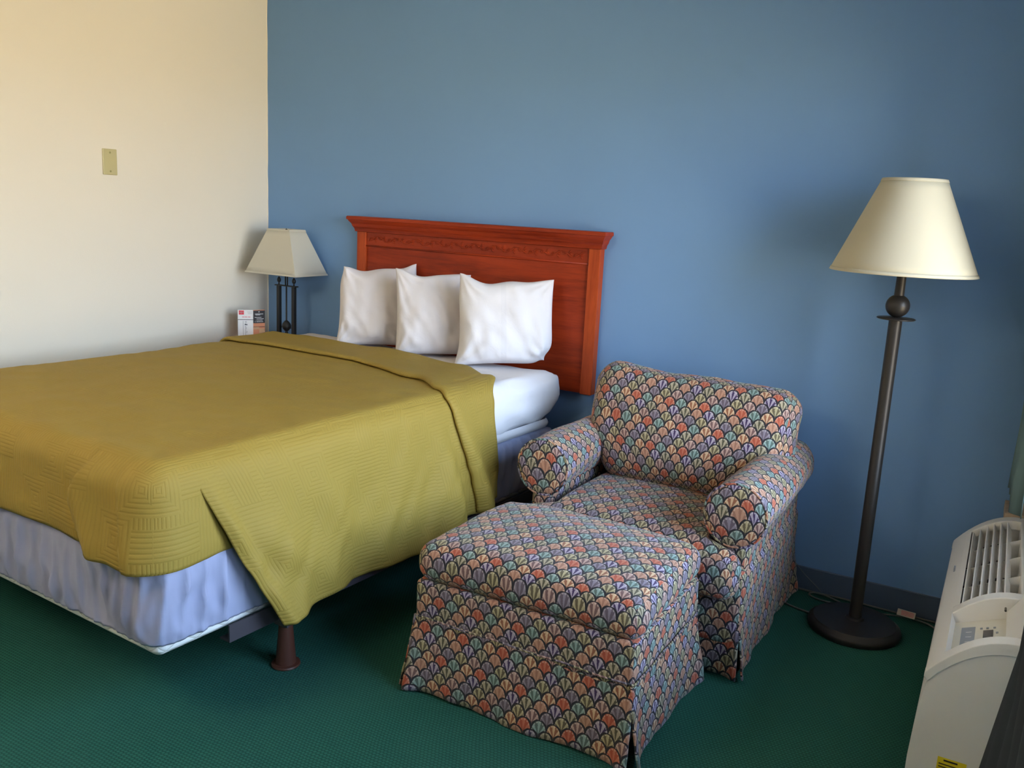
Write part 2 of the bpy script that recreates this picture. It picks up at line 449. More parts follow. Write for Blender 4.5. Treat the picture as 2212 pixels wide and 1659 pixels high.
# ------------------------------------------------------------------ room shell
RY = -5.6; H = 2.62
def struct(name, mb, m, **k):
    o = mb.build(name, m, **k); o['kind'] = 'structure'; return o
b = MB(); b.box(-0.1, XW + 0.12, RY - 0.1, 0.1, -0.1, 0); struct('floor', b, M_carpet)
b = MB(); b.box(-0.1, XW + 0.12, RY - 0.1, 0.1, H, H + 0.1); struct('ceiling', b, M_ceil)
b = MB(); b.box(-0.1, XW + 0.12, 0, 0.1, 0, H); struct('wall_back', b, M_blue)
b = MB(); b.box(-0.1, 0, RY, 0, 0, H); struct('wall_left', b, M_cream)
b = MB(); b.box(-0.1, XW + 0.12, RY - 0.1, RY, 0, H); struct('wall_front', b, M_cream)
b = MB()
b.box(XW, XW + 0.12, RY, 0, 0, WZ0); b.box(XW, XW + 0.12, RY, 0, WZ1, H)
b.box(XW, XW + 0.12, WY0, 0, WZ0, WZ1); b.box(XW, XW + 0.12, RY, WY1, WZ0, WZ1)
struct('wall_right', b, M_blue)
b = MB(); b.box(0.0, 3.80, -0.009, 0.0, 0, 0.098); struct('baseboard_back', b, M_bbblue, bevel=0.003)
b = MB(); b.box(0.0, 0.009, RY, -0.012, 0, 0.098); struct('baseboard_left', b, M_bbblue, bevel=0.003)
# caulk line in the corner between the cream and the blue wall
b = MB()
zz = [i * 0.02 for i in range(1, int(H / 0.02))]
b.grid(lambda u, v: (0.0005 + u * (0.004 + 0.0025 * nz((0, 0, v), 9)), -0.0005 - (1 - u) * 0.004, v), [0, 1], zz)
struct('trim_1', b, M_cream)
# window
win = empty('window_1', (XW + 0.06, (WY0 + WY1) / 2, WZ0)); win['kind'] = 'structure'
hw = (WY0 - WY1) / 2; hh_ = WZ1 - WZ0
b = MB()
for y0, y1, z0, z1 in ((-hw, -hw + 0.05, 0, hh_), (hw - 0.05, hw, 0, hh_), (-0.03, 0.03, 0, hh_), (-hw, hw, 0, 0.05), (-hw, hw, hh_ - 0.05, hh_)):
    b.box(-0.025, 0.025, y0, y1, z0, z1)
b.build('window_frame', M_alu, win, bevel=0.003)
b = MB(); b.box(-0.003, 0.003, -hw + 0.04, hw - 0.04, 0.04, hh_ - 0.04); b.build('window_pane', M_glass, win)
b = MB(); b.box(-0.085, -0.0, -hw - 0.1, hw + 0.1, -0.03, -0.002); b.build('window_sill', M_sill, win, bevel=0.004)

b = MB(); b.box(3.690, 3.7995, -0.185, -0.012, 0.500, 0.534); struct('trim_2', b, M_sill, bevel=0.003)
# wall plate
sp = empty('wall_plate', (0.0, -0.970, 1.600), 0, 'blank ivory plastic wall plate with two screws on the cream wall', 'wall plate')
b = MB()
def plate(u, v): pass
b.box(0.0, 0.0055, -0.036, 0.036, -0.057, 0.057); b.build('cover_plate', M_plate, sp, bevel=0.004)
for z in (-0.041, 0.041):
    b = MB(); b.lathe([(0.0045, 0), (0.0045, 0.0012), (0.003, 0.0022), (0.0, 0.0025)], 14, M=Matrix.Translation((0.0050, 0, z)) @ Matrix.Rotation(PI / 2, 4, 'Y'))
    b.box(-0.0005, 0.0005, -0.004, 0.004, 0.002, 0.0028, M=Matrix.Translation((0.0050, 0, z)) @ Matrix.Rotation(PI / 2, 4, 'Y'))
    b.build('screw', M_screw, sp, smooth=True, ang=40)

# ------------------------------------------------------------------ headboard
HX0, HX1 = 0.665, 2.035
hb = empty('headboard', (1.345, 0, 0.68), 0, 'cherry wood headboard with crown moulding and carved band, hung on the blue wall', 'headboard')
o = Vector((1.345, 0, 0.68))
hwid = 0.678; HZ = 0.725   # half width, top of body
def rel(mbf): return mbf
b = MB(); b.box(-hwid + 0.05, hwid - 0.05, -0.036, -0.004, 0.0, 0.60); b.build('panel', M_cherry, hb)
for s in (-1, 1):
    b = MB(); b.box(s * (hwid - 0.028) - 0.028, s * (hwid - 0.028) + 0.028, -0.048, -0.002, -0.003, 0.66); b.build('stile', M_cherryv, hb, bevel=0.003)
b = MB(); b.box(-hwid + 0.056, hwid - 0.056, -0.0405, -0.004, 0.585, 0.655); b.build('frieze', M_cherry, hb, bevel=0.002)
b = MB(); b.tube([(-hwid + 0.056, -0.040, 0.583), (hwid - 0.056, -0.040, 0.583)], 0.0045, 8); b.build('bead', M_cherry, hb, smooth=True)
# crown moulding, profile in (out, z) mitred at the ends
prof = [(0.048, 0.650), (0.056, 0.652), (0.058, 0.662), (0.060, 0.668), (0.066, 0.676), (0.069, 0.684), (0.071, 0.690), (0.080, 0.700), (0.086, 0.709), (0.091, 0.711), (0.091, 0.722), (0.088, 0.7268)]
b = MB()
V = []; F = []
for (d, z) in prof:
    e_ = (d - 0.048) * 0.85
    V += [(-hwid - e_, -0.002, z), (-hwid - e_, -d, z), (hwid + e_, -d, z), (hwid + e_, -0.002, z)]
n = len(prof)
for k in range(n - 1):
    for q in range(3): F.append((k * 4 + q, k * 4 + q + 1, (k + 1) * 4 + q + 1, (k + 1) * 4 + q))
F.append((0, 3, 2, 1)); F.append(tuple((n - 1) * 4 + q for q in range(4)))
F.append([k * 4 for k in range(n)][::-1] + []); F.append([k * 4 + 3 for k in range(n)])
b.add(V, F); b.build('crown_moulding', M_cherry, hb)
# carved vine
b = MB()
Lx = hwid - 0.075; zc = 0.620
pts = [(x, -0.042, zc + 0.013 * math.sin(x * 2 * PI / 0.115)) for x in [(-Lx + 2 * Lx * k / 240) for k in range(241)]]
b.tube(pts, 0.0026, 6)
nl = int(2 * Lx / 0.0575)
for k in range(nl + 1):
    x = -Lx + k * 0.0575 + 0.012; s = 1 if k % 2 == 0 else -1
    c = [(x + 0.012 * math.cos(a) * (1 - a / 9), -0.0425, zc - s * 0.006 + 0.012 * math.sin(a) * s * (1 - a / 9)) for a in [i * 0.5 for i in range(13)]]
    b.tube(c, [0.0024 - 0.0001 * i for i in range(13)], 6)
    for da in (-0.7, 0.2, 1.1):
        M = Matrix.Translation((x + 0.022 + 0.006 * math.cos(da), -0.0415, zc + s * (0.012 * math.sin(da) - 0.004))) @ Matrix.Rotation(-da * s, 4, 'Y') @ Matrix.Diagonal((0.009, 0.003, 0.0036, 1))
        b.lathe([(0.0, -1), (0.6, -0.8), (1, 0), (0.6, 0.8), (0, 1)], 8, M=M)
b.build('carved_vine', M_cherry, hb, smooth=True)

# ------------------------------------------------------------------ bed (local: x 0..-1.52 leftwards, y 0..-2.03 towards foot)
TH = math.radians(-3.5)
BO = Vector((1.90, -0.165, 0.0)); 
BW, BL = 1.52, 2.03
bedM = Matrix.Translation(BO) @ Matrix.Rotation(TH, 4, 'Z')
def bedempty(name, label, cat, group=None): 
    return empty(name, tuple(BO), TH, label, cat, group)
def bedplace(o): o.location = BO; o.rotation_euler = (0, 0, TH); return o
ZB0, ZB1, ZM1 = 0.258, 0.535, 0.790
# frame
bf = bedempty('bed_frame', 'low metal bed frame with brown cone legs under the box spring', 'bed frame')
for x in (0.008, -BW - 0.008):
    s = -1 if x > -0.5 else 1
    b = MB(); b.box(x - 0.003, x + 0.003, -1.80, -0.02, 0.232, 0.285); b.box(min(x, x + s * 0.04), max(x, x + s * 0.04), -1.80, -0.02, 0.232, 0.237)
    b.build('side_rail', M_rail, bf)
for y in (-0.35, -1.50):
    b = MB(); b.box(-BW + 0.016, -0.016, y - 0.02, y + 0.02, 0.205, 0.2315); b.build('cross_rail', M_rail, bf, bevel=0.002)
for x in (-0.085, -BW + 0.085):
    for y in (-0.35, -1.50):
        b = MB(); b.box(x - 0.022, x + 0.038 if x > -.5 else x + 0.022, y - 0.030, y - 0.022, 0.150, 0.2315); b.box(x - 0.026, x + 0.026, y - 0.026, y + 0.026, 0.145, 0.205)
        b.build('leg_bracket', M_rail, bf, bevel=0.002)
        b = MB(); b.lathe([(0.0, 0.0), (0.044, 0.0), (0.047, 0.004), (0.045, 0.009), (0.034, 0.011), (0.033, 0.016), (0.0215, 0.150), (0.0205, 0.158), (0.0, 0.158)], 28, (x, y, 0))
        b.build('leg', M_cone, bf, smooth=True, ang=35)
# box spring
bs = bedempty('box_spring', 'box spring with quilted white base in a gathered pale blue cover', 'box spring')
def boxdef(p, n):
    w = nz(p, 9, 2) * 0.004; return p + n * w
b = MB(); softbox(b, -BW / 2, -BL / 2, (ZB0 + ZB1) / 2, BW / 2 - 0.012, BL / 2 - 0.012, (ZB1 - ZB0) / 2 - 0.004, 0.03, 0.05, lambda p, n: p + Vector((0, 0, 0)) )
b.build('quilted_base', M_tick, bs, smooth=True)
# gathered cover : ring around the box
def ring(s_, R=0.06, off=0.0):
    """rounded rectangle arclength point + outward normal; s_ in metres from head-right going to foot"""
    x0, x1, y0, y1 = -BW, 0.0, -BL, 0.0
    sx_, sy_ = (x1 - x0 - 2 * R), (y1 - y0 - 2 * R); q = PI * R / 2; per = 2 * (sx_ + sy_) + 4 * q
    s_ %= per
    segs = [(sy_, 'l', (x1, y1 - R), (0, -1), (1, 0)), (q, 'c', (x1 - R, y0 + R), 0), (sx_, 'l', (x1 - R, y0), (-1, 0), (0, -1)), (q, 'c', (x0 + R, y0 + R), -PI / 2),
            (sy_, 'l', (x0, y0 + R), (0, 1), (-1, 0)), (q, 'c', (x0 + R, y1 - R), -PI), (sx_, 'l', (x0 + R, y1), (1, 0), (0, 1)), (q, 'c', (x1 - R, y1 - R), -3 * PI / 2)]
    for sg in segs:
        if s_ <= sg[0]:
            if sg[1] == 'l':
                return Vector((sg[2][0] + sg[3][0] * s_, sg[2][1] + sg[3][1] * s_, 0)), Vector((*sg[4], 0))
            a = sg[3] - s_ / R
            nn = Vector((math.cos(a), math.sin(a), 0)); return Vector((*sg[2], 0)) + nn * R, nn
        s_ -= sg[0]
    return Vector((x1, y1 - R, 0)), Vector((1, 0, 0))
PER = 2 * (BW - 0.12 + BL - 0.12) + 4 * PI * 0.06 / 2
def cover(s_, v):
    p, n = ring(s_)
    if v > 1.0:           # turned over the top, inwards
        k = (v - 1.0)
        return p - n * (0.006 + 0.10 * k) + Vector((0, 0, ZB1 + 0.002 - 0.0006 * k))
    z = lerp(ZB0 + 0.040, ZB1 - 0.002, v)
    bulge = math.sin(PI * min(1, max(0, v))) ** 0.6
    # wandering vertical gathers, tight at both elastic edges
    sl = s_ + 0.05 * nz((s_ * 1.0, v * 0.7, 0), 3.2, 5) * 1.6
    def rg(f, vv, sd):
        return (1 - 2.2 * abs(nz((sl, v * vv / f, 0), f, sd))) 
    sk = sl + 0.05 * v * math.sin(s_ * 2.3)
    def rs(f, sd):
        return 1 - 2.6 * abs(nz((sk, v * 1.3 / f, 0), f, sd))
    g = 0.34 * max(-0.6, rs(13, 1)) + 0.22 * max(-0.6, rs(24, 3)) + 0.5 * nz((sl, v * 0.2, 0), 5, 8) - 0.10
    g += 0.16 * rs(42, 6) * (0.25 + 1.3 * abs(v - 0.5))
    ph = s_ * 2 * PI / 0.062 + 5 * nz((s_, 0, 0), 3.3, 12) + 7.0 * (v - 0.5) * nz((s_, 0.3, 0), 2.6, 19)
    mod = 0.35 + 0.9 * max(0, 0.5 + 1.2 * nz((s_, v * 0.5, 0), 5.5, 27))
    g = 0.6 * g + 0.62 * mod * ((1 - abs(math.sin(ph / 2))) ** 1.4 - 0.35)
    if p.x > -0.08 and -1.80 < p.y < -0.55: g *= 0.25
    g = max(-0.32, g) - 0.5 * sstep(0.90, 1.0, v)
    e1 = 1 - sstep(0.0, 0.16, v); e2 = sstep(0.86, 1.0, v)
    tight = nz((s_, 0.1, 0), 75, 4) * 0.006 * (e1 + e2)
    roll = 0.003 * sstep(0.06, 0.0, v)
    ear = math.exp(-(p.x ** 2 + p.y ** 2) / 0.012) * 0.03
    return p + Vector((ear, 0, 0)) + n * (-0.006 + 0.009 * bulge + 0.038 * g * (0.2 + 0.8 * bulge) + tight + roll) + Vector((0, 0, z + 0.004 * nz((s_, 0, 0), 20, 9) * (1 - v)))
ns = int(PER / 0.006)
b = MB(); b.grid(cover, [PER * k / ns for k in range(ns)], [0, 0.03, 0.07, 0.12, 0.18, 0.25, 0.33, 0.42, 0.5, 0.58, 0.66, 0.74, 0.81, 0.87, 0.92, 0.96, 1.0, 1.3, 2.0, 4.0], closeu=True)
b.build('gathered_cover', M_bluecloth, bs, smooth=True, solid=0.002)
# mattress
mt = bedempty('mattress', 'thick queen mattress in a white fitted sheet on the box spring', 'mattress')
ZMc = (ZB1 + 0.012 + ZM1) / 2; HM = (ZM1 - ZB1 - 0.012) / 2
def matdef(p, n):
    k = 0.0
    if abs(n.x) > 0.3 or abs(n.y) > 0.3:
        k = nz((p.x, p.y, p.z * 2.4), 5, 3) * 0.010 + nz((p.x * 1.0, p.y + p.z * 1.5, p.z * 3), 12, 5) * 0.006
        k -= 0.012 * sstep(ZB1 + 0.12, ZB1 + 0.02, p.z)
    up = nz(p, 3.1, 7) * 0.006 * max(0, n.z)
    ear = math.exp(-(p.x ** 2 + p.y ** 2) / 0.010) * sstep(ZB1 + 0.03, ZB1 + 0.12, p.z)
    k += 0.012 * (1 - 2 * abs(nz((p.x + p.y, (p.z + 0.25 * p.y) * 3.0, 0), 4, 15))) * (1 if n.z < 0.5 else 0) * sstep(-0.65, -0.45, p.y)
    return p + Vector((0.036, 0.026, 0.010)) * ear + n * k + Vector((0, 0, up))
b = MB(); softbox(b, -BW / 2, -BL / 2, ZMc, BW / 2 - 0.004, BL / 2 - 0.004, HM, 0.06, 0.025, matdef); b.build('fitted_sheet', M_cotton, mt, smooth=True)
b = MB()
n_ = 260
b.grid(lambda s_, v: (lambda pn: pn[0] - pn[1] * (0.010 - 0.012 * math.sin(PI * v)) + Vector((0, 0, ZB1 + 0.006 + 0.040 * v)))(ring(s_)), [PER * k / n_ for k in range(n_)], [0, 0.25, 0.5, 0.75, 1.0], closeu=True, uvf=lambda u, v: (u, v * 0.04))
b.build('mattress_border', M_cotton, mt, smooth=True)

# ------------------------------------------------------------------ blanket
def headline(x):   # local y of the blanket's head edge as a function of local x
    return -0.262 - 0.02 * sstep(-0.9, -1.5, x) - 0.05 * sstep(-0.8, -0.3, x) - 0.17 * sstep(-0.30, 0.02, x)
def foldline(x):
    return -0.555 - 0.03 * sstep(-0.8, -1.5, x) - 0.09 * sstep(-0.7, -0.28, x) - 0.145 * sstep(-0.28, 0.0, x)
def coverfield(p):   # common outward displacement
    return nz((p[0], p[1], p[2] * .7), 4.0, 11) * 0.007 + nz((p[0] + p[2], p[1] * 1.6, p[2]), 9.0, 17) * 0.0035
OFF = 0.012
def shA(p, n):
    k = coverfield(p)
    side = max(0.0, -n.y)
    # foot drape: slight pull-in at the tucked hem, soft vertical folds near the corner
    z = p.z
    low = sstep(ZM1 - 0.02, ZB1, z)
    c = Vector((-0.16, -BL, 0))
    k2 = 0.0
    if n.z < 0.6:
        dx = p.x
        k2 += 0.020 * math.exp(-((dx + 0.30 - 0.10 * low) / 0.035) ** 2) * low * side
        k2 -= 0.016 * math.exp(-((dx + 0.36 - 0.08 * low) / 0.030) ** 2) * low * side
        k2 += 0.010 * math.sin(dx * 9 + p.z * 5) * low
        l1 = sstep(ZM1 + 0.005, ZM1 - 0.07, z)
        xl = -0.235 - 0.065 * math.sin(PI * min(1, max(0, (ZM1 - z) / 0.27)))
        k2 += 0.030 * l1 * sstep(xl - 0.012, xl + 0.004, dx) * math.exp(-max(0, dx - xl) / 0.11) * side
        x2 = -0.115 + 0.20 * (ZM1 - z)
        k2 += 0.014 * l1 * sstep(x2 - 0.012, x2 + 0.004, dx) * math.exp(-max(0, dx - x2) / 0.05) * side
        k2 += 0.012 * low
        # creases fanning from the top corner
        if p.x > -0.30 and p.y < -BL + 0.28:
            a = math.atan2((-BL - p.y) * 0.0 + (p.x - p.y - (-0.02 + BL)), 0.18 + (ZM1 - z))
            k2 += 0.007 * math.sin(a * 9.0 + z * 4) * low
    d = n * (k + k2)
    zt = 0.0
    if n.z < 0.5: zt = -0.022 * low * math.exp(-((p.x + 0.05) / 0.25) ** 2) if side > 0.3 or p.y < -BL + 0.3 else 0.0
    k2 -= 0.007 * sstep(ZB1 + 0.05, ZB1 - 0.01, z); d = n * (k + k2)
    f = 0.0
    if n.z > -0.2:
        yf = foldline(p.x)
        f = 0.0
        hd = headline(p.x)
    if n.x > 0.5 and p.y > -1.93: d = d - n * 0.006 * sstep(-1.90, -1.80, p.y)
    return p + d + n * f + Vector((0, 0, zt))
b = MB()
def skipA(c, n):
    if n.z < -0.5 or c.z < ZB1 + 0.004: return True
    if n.y > 0.5: return True
    if c.y > headline(c.x) + 0.0: return True
    if n.x > 0.5 and c.y > -1.70: return True
    if n.x < -0.5 and c.z < ZB1 + 0.05: return True
    return False
# denser in y near the fold
softbox(b, -BW / 2, -BL / 2, (ZB1 - 0.11 + ZM1 + OFF) / 2, BW / 2 + OFF, BL / 2 + OFF, (ZM1 + OFF - ZB1 + 0.11) / 2, 0.080, 0.0105, shA, skipA)
# snap the head edge smooth by sliding vertices: handled by band strip below
# side drape
def drape_path(l):
    """returns (x,z) along the drape: l metres from the start on the top"""
    x, z = -0.105, ZM1 + OFF - 0.0025
    st = 0.01; s_ = 0.0
    R = 0.086
    phimax = math.radians(83.5)
    while s_ < l - 1e-9:
        d = min(st, l - s_)
        m = s_ + d / 2
        phi = max(0.0, min(phimax, (m - 0.030) / R))
        x += math.cos(phi) * d; z -= math.sin(phi) * d; s_ += d
    return x, z, phi if l > 0 else 0.0
PATH = [drape_path(0.01 * k) for k in range(0, 72)]
def hemlen(v):     # length of the drape by local y (head..foot)
    z = 0.285 + 0.085 * sstep(-0.95, -0.40, v) - 0.010 * sstep(-1.2, -1.7, v)
    return (ZM1 + OFF - z) + 0.100
def headv(i):
    return lerp(-0.36, -0.505, sstep(0.02, 0.24, i))
def foldv(i):
    return lerp(-0.715, -0.775, sstep(0.0, 0.15, i)) + 0.135 * sstep(0.15, 1.0, i)
def footv(i):
    return -1.965 + 0.30 * i ** 1.05 + 0.03 * (1 - sstep(0.0, 0.12, i))
def drape_pt(v, i, extra=0.0):
    L = hemlen(v); l = L * i
    k = l / 0.01; a = min(int(k), len(PATH) - 2); fr_ = k - a
    x, z, phi = [lerp(PATH[a][q], PATH[a + 1][q], fr_) for q in range(3)]
    nx, nzv = math.sin(phi), math.cos(phi)
    out = sstep(0.08, 0.55, l)
    foot, fl = footv(i), foldv(i)
    f = 0.020 * math.sin((v + 0.10 * (l)) * 7.2 + 0.8) * out + 0.007 * math.sin((v + 0.2 * l) * 23 + 3 * nz((v, l, 0), 3, 8)) * out * sstep(-1.5, -0.9, v)
    f += 0.022 * nz((v, l * 0.25, 0), 7, 31) * out + 0.010 * nz((v + l * 0.5, l * .4, 0), 17, 5) * out
    # long soft diagonal pulls from the foot corner
    f += 0.008 * math.sin((v * 0.8 - l * 0.9) * 26 + 2 * nz((v, l, 0), 4, 2)) * sstep(-1.0, -1.5, v) * out
    f += 0.030 * math.exp(-((v - fl - 0.040) / 0.040) ** 2) * out
    f -= 0.024 * math.exp(-((v - fl + 0.035) / 0.030) ** 2) * out
    f += 0.014 * math.exp(-((v - fl + 0.11) / 0.035) ** 2) * out
    f += 0.014 * math.exp(-((v - foot - 0.03) / 0.025) ** 2) * sstep(0.1, .3, l)
    d = coverfield((x, v, z)) + extra
    return Vector((x + (f + d) * nx, v, z + (f * 0.3 + d) * nzv))
nj, ni = 230, 60
b.grid(lambda j, i: drape_pt(lerp(headv(i), footv(i), j), i), [j / nj for j in range(nj + 1)], [i / ni for i in range(ni + 1)], uvf=lambda j, i: (0.60 * i, lerp(-0.5, -1.95, j) + 0.8))
# the folded-back band: its own layer with a rolled edge on the foot side, running on down the right side
def bandprof(w, span):
    """w 0..1 from the fold to the head edge -> (fraction towards head, lift)"""
    tab = [(0.000, 0.020, 0.001), (0.010, 0.004, 0.002), (0.02, -0.006, 0.006), (0.03, -0.008, 0.011), (0.04, -0.004, 0.016), (0.055, 0.006, 0.0195), (0.08, 0.02, 0.0205)]
    for q in range(len(tab) - 1):
        if w <= tab[q + 1][0] + 1e-9:
            t_ = (w - tab[q][0]) / (tab[q + 1][0] - tab[q][0])
            return lerp(tab[q][1], tab[q + 1][1], t_) / span, lerp(tab[q][2], tab[q + 1][2], t_)
    t_ = (w - 0.08) / 0.92
    y = lerp(0.02 / span, 1.0, min(1, t_))
    dz = 0.0205 - 0.006 * math.sin(PI * min(1, t_)) 
    if t_ > 0.97: dz -= 0.012 * (t_ - 0.97) / 0.03 
    if t_ >= 1.0: dz = -0.012
    return y, dz
WS = [0, 0.01, 0.02, 0.03, 0.04, 0.055, 0.08, 0.12, 0.2, 0.3, 0.4, 0.5, 0.6, 0.7, 0.8, 0.9, 0.96, 0.985, 0.999, 1.0]
def band(u, w):
    if u <= 1.0:
        x = lerp(-BW - 0.030, -0.105, u)
        hy, fy_ = headline(x), foldline(x)
        a_, dz = bandprof(w, hy - fy_)
        y = lerp(fy_, hy, a_); z = ZM1 + OFF
        if x < -BW + 0.05:
            t_ = (-BW + 0.05 - x) / 0.062
            p = Vector((-BW + 0.05 - 0.062 * math.sin(t_), y, z - 0.062 * (1 - math.cos(t_)))); n = Vector((-math.sin(t_), 0, math.cos(t_)))
        else: p = Vector((x, y, z)); n = Vector((0, 0, 1))
        return p + n * (coverfield(p) + dz)
    i = (u - 1.0) * 0.985
    hy, fy_ = headv(i), foldv(i)
    # blend with the top's lines where they meet
    kk = sstep(0, 0.12, i)
    hy = lerp(headline(-0.105 + i * 0.5), hy, kk); fy_ = lerp(foldline(-0.105 + i * 0.5), fy_, kk)
    a_, dz = bandprof(w, hy - fy_)
    return drape_pt(lerp(fy_, hy, a_), i, dz if w < 0.999 else 0.0)
b.grid(band, [k / 110 for k in range(111)] + [1 + (k + 1) / 60 for k in range(60)], WS, uvf=lambda u, w: (u * BW if u <= 1 else BW + (u - 1) * 0.6, w * 0.3))
bl = b.build('blanket', M_olive, None, smooth=True, solid=0.004)
bedplace(bl); tag(bl, 'olive green coverlet with embossed fret pattern draped over the bed', 'blanket')

# ------------------------------------------------------------------ pillows
def pillow(name, cx, cy, cz, yaw, lean, w, h, t_, seed, mat, label, roll=0.0, corner=None):
    b = MB()
    N = 44
    def side(sg):
        def f(a, c):
            # a,c in -1..1
            ea = 1 - abs(a) ** 2.6; ec = 1 - abs(c) ** 2.6
            th_ = t_ * (max(0, ea) ** 0.42) * (max(0, ec) ** 0.42)
            pin = 1 - 0.055 * (1 - abs(a) ** 2) * abs(c) ** 3
            pin2 = 1 - 0.05 * (1 - abs(c) ** 2) * abs(a) ** 3
            x = a * w / 2 * pin2; z = c * h / 2 * pin
            q = Vector((x * 1.0, sg, z))
            wr = nz((x, z, sg), 6, seed) * 0.026 + nz((x * 1.6 + 0.4 * z, z * 1.2, sg), 13, seed + 4) * 0.010 + 0.004 * (1 - 2 * abs(nz((x * 1.5 + 0.5 * z, z * 0.5, sg), 16, seed + 9)))
            # creases radiating from the corners
            r_ = math.hypot(abs(a) - 1, abs(c) - 1); an = math.atan2(1.02 - abs(c), 1.02 - abs(a))
            wr += 0.006 * math.sin(an * 14 + seed) * sstep(0.9, 0.15, r_) * sstep(0, .2, r_)
            edge = min(max(0, ea), max(0, ec))
            y = sg * (th_ + wr * sstep(0, 0.5, edge))
            # sag : fuller at the bottom
            y *= 1.0 + 0.18 * (-c)
            z += 0.008 * nz((x, 0, 1), 8, seed) * (1 if c > 0 else 0.3)
            p = Vector((x, y, z))
            if corner:
                for (ca, cc, dx, dy, dz_) in corner:
                    k = math.exp(-((a - ca) ** 2 + (c - cc) ** 2) / 0.10)
                    p += Vector((dx, dy, dz_)) * k
            return p
        return f
    us = [math.sin(PI / 2 * (-1 + 2 * k / N)) for k in range(N + 1)]
    b.grid(side(1), us, us, uvf=lambda a, c: (a * w / 2, c * h / 2))
    b.grid(side(-1), us, us, uvf=lambda a, c: (a * w / 2, c * h / 2), flip=True)
    # merge the seams
    o_ = b.build(name, mat, None, smooth=True)
    bm = bmesh.new(); bm.from_mesh(o_.data); bmesh.ops.remove_doubles(bm, verts=bm.verts, dist=1e-4); bmesh.ops.recalc_face_normals(bm, faces=bm.faces); bm.to_mesh(o_.data); bm.free()
    o_.location = (cx, cy, cz); o_.rotation_euler = (lean, roll, yaw)
    tag(o_, label, 'pillow', 'white pillows leaning on the headboard'); return o_
pillow('pillow', 0.930, -0.200, 0.982, math.radians(33), math.radians(-13), 0.385, 0.39, 0.080, 1.0, M_cotton,
       'leftmost white pillow, its top corner flopped over, beside the square lamp', math.radians(-1), [(-1, 1, 0.030, -0.06, -0.012), (1, 1, -0.01, 0, 0.02), (1, -1, -0.03, 0, 0.015), (-.4, 1, 0, 0, -0.012), (-1, -1, -.01, 0, -.01)])
pillow('pillow', 1.285, -0.225, 0.984, math.radians(36), math.radians(-12), 0.370, 0.39, 0.080, 6.0, M_cotton,
       'middle white pillow of three, standing between the other two', math.radians(-1), [(-1, 1, 0.0, 0, 0.016), (1, 1, -0.02, 0, -.01), (1, -1, -0.03, 0, 0.015), (-.35, 1, 0, 0, -0.012)])
pillow('pillow', 1.672, -0.235, 0.990, math.radians(32), math.radians(-10), 0.43, 0.385, 0.085, 12.0, M_cotton_st,
       'rightmost white pillow with faint woven stripes, nearest the armchair', math.radians(-2.5), [(-1, 1, 0.012, 0, 0.026), (1, -1, -0.045, 0, 0.024), (-1, -1, -0.014, 0, 0.0), (-.35, 1, 0, 0, -0.016), (0.1, 1, 0, 0, 0.004), (0.5, 1, 0, 0, -.006)])

# ------------------------------------------------------------------ nightstand with square lamp and card
NSX, NSY = 0.205, -0.225
ns_ = empty('nightstand', (NSX, NSY, 0), 0, 'small wooden nightstand in the corner, hidden behind the bed', 'nightstand')
b = MB(); b.box(-0.175, 0.120, -0.20, 0.20, 0.06, 0.665); b.build('body', M_night, ns_, bevel=0.003)
b = MB(); b.box(-0.185, 0.132, -0.215, 0.205, 0.665, 0.690); b.build('table_top', M_night, ns_, bevel=0.004)
b = MB(); b.box(-0.165, 0.110, -0.19, 0.19, 0.0, 0.06); b.build('plinth', M_night, ns_)
for z0 in (0.09, 0.38):
    b = MB(); b.box(-0.16, 0.105, -0.216, -0.2005, z0, z0 + 0.265); dr = b.build('drawer', M_night, ns_, bevel=0.003)
    b = MB(); b.lathe([(0.006, 0), (0.006, 0.012), (0.013, 0.016), (0.013, 0.024), (0, 0.028)], 16, M=Matrix.Translation((-0.027, -0.217, z0 + 0.13)) @ Matrix.Rotation(PI / 2, 4, 'X'))
    b.build('knob', M_brass, dr, smooth=True)
LX, LY, LZ = 0.268, -0.136, 0.690
tl = empty('table_lamp', (LX, LY, LZ), 0, 'black iron twin-post table lamp with square tapered shade in the corner', 'lamp')
b = MB(); b.box(-0.085, 0.068, -0.05, 0.05, 0, 0.014); b.build('base', M_black, tl, bevel=0.004)
for s in (-1, 1):
    b = MB(); b.box(s * 0.053 - 0.0100, s * 0.053 + 0.0100, -0.0095, 0.0095, 0.014, 0.330); b.build('post', M_black, tl, bevel=0.002)
    b = MB(); b.lathe([(0.004, 0.335), (0.0045, 0.342), (0.003, 0.346), (0.009, 0.352), (0.0105, 0.361), (0.008, 0.370), (0.003, 0.377), (0, 0.380)], 16, (s * 0.053, 0, 0)); b.build('finial', M_black, tl, smooth=True)
b = MB(); b.box(-0.074, 0.074, -0.012, 0.012, 0.330, 0.3355); b.build('crossbar', M_black, tl, bevel=0.001)
b = MB(); b.lathe([(0.0045, 0.014), (0.0045, 0.05), (0.010, 0.075), (0.0045, 0.1), (0.0042, 0.33)], 12)
b.lathe([(0.0, 0.088), (0.012, 0.094), (0.021, 0.106), (0.025, 0.118), (0.021, 0.132), (0.011, 0.144), (0.004, 0.150)], 10); b.build('centre_rod', M_black, tl, smooth=True)
b = MB(); b.box(-0.032, 0.032, -0.003, 0.003, 0.108, 0.112); b.box(-0.003, 0.003, -0.026, 0.026, 0.108, 0.112); b.build('cross_ornament', M_black, tl)
for s in (-1, 1):
    b = MB(); b.lathe([(0.0035, 0.3355), (0.0035, 0.43)], 10, (s * 0.007, 0, 0)); b.build('stem', M_black, tl, smooth=True)
b = MB(); b.lathe([(0.014, 0.425), (0.016, 0.43), (0.016, 0.48), (0.0, 0.485)], 16); b.build('socket', M_black, tl, smooth=True, ang=40)
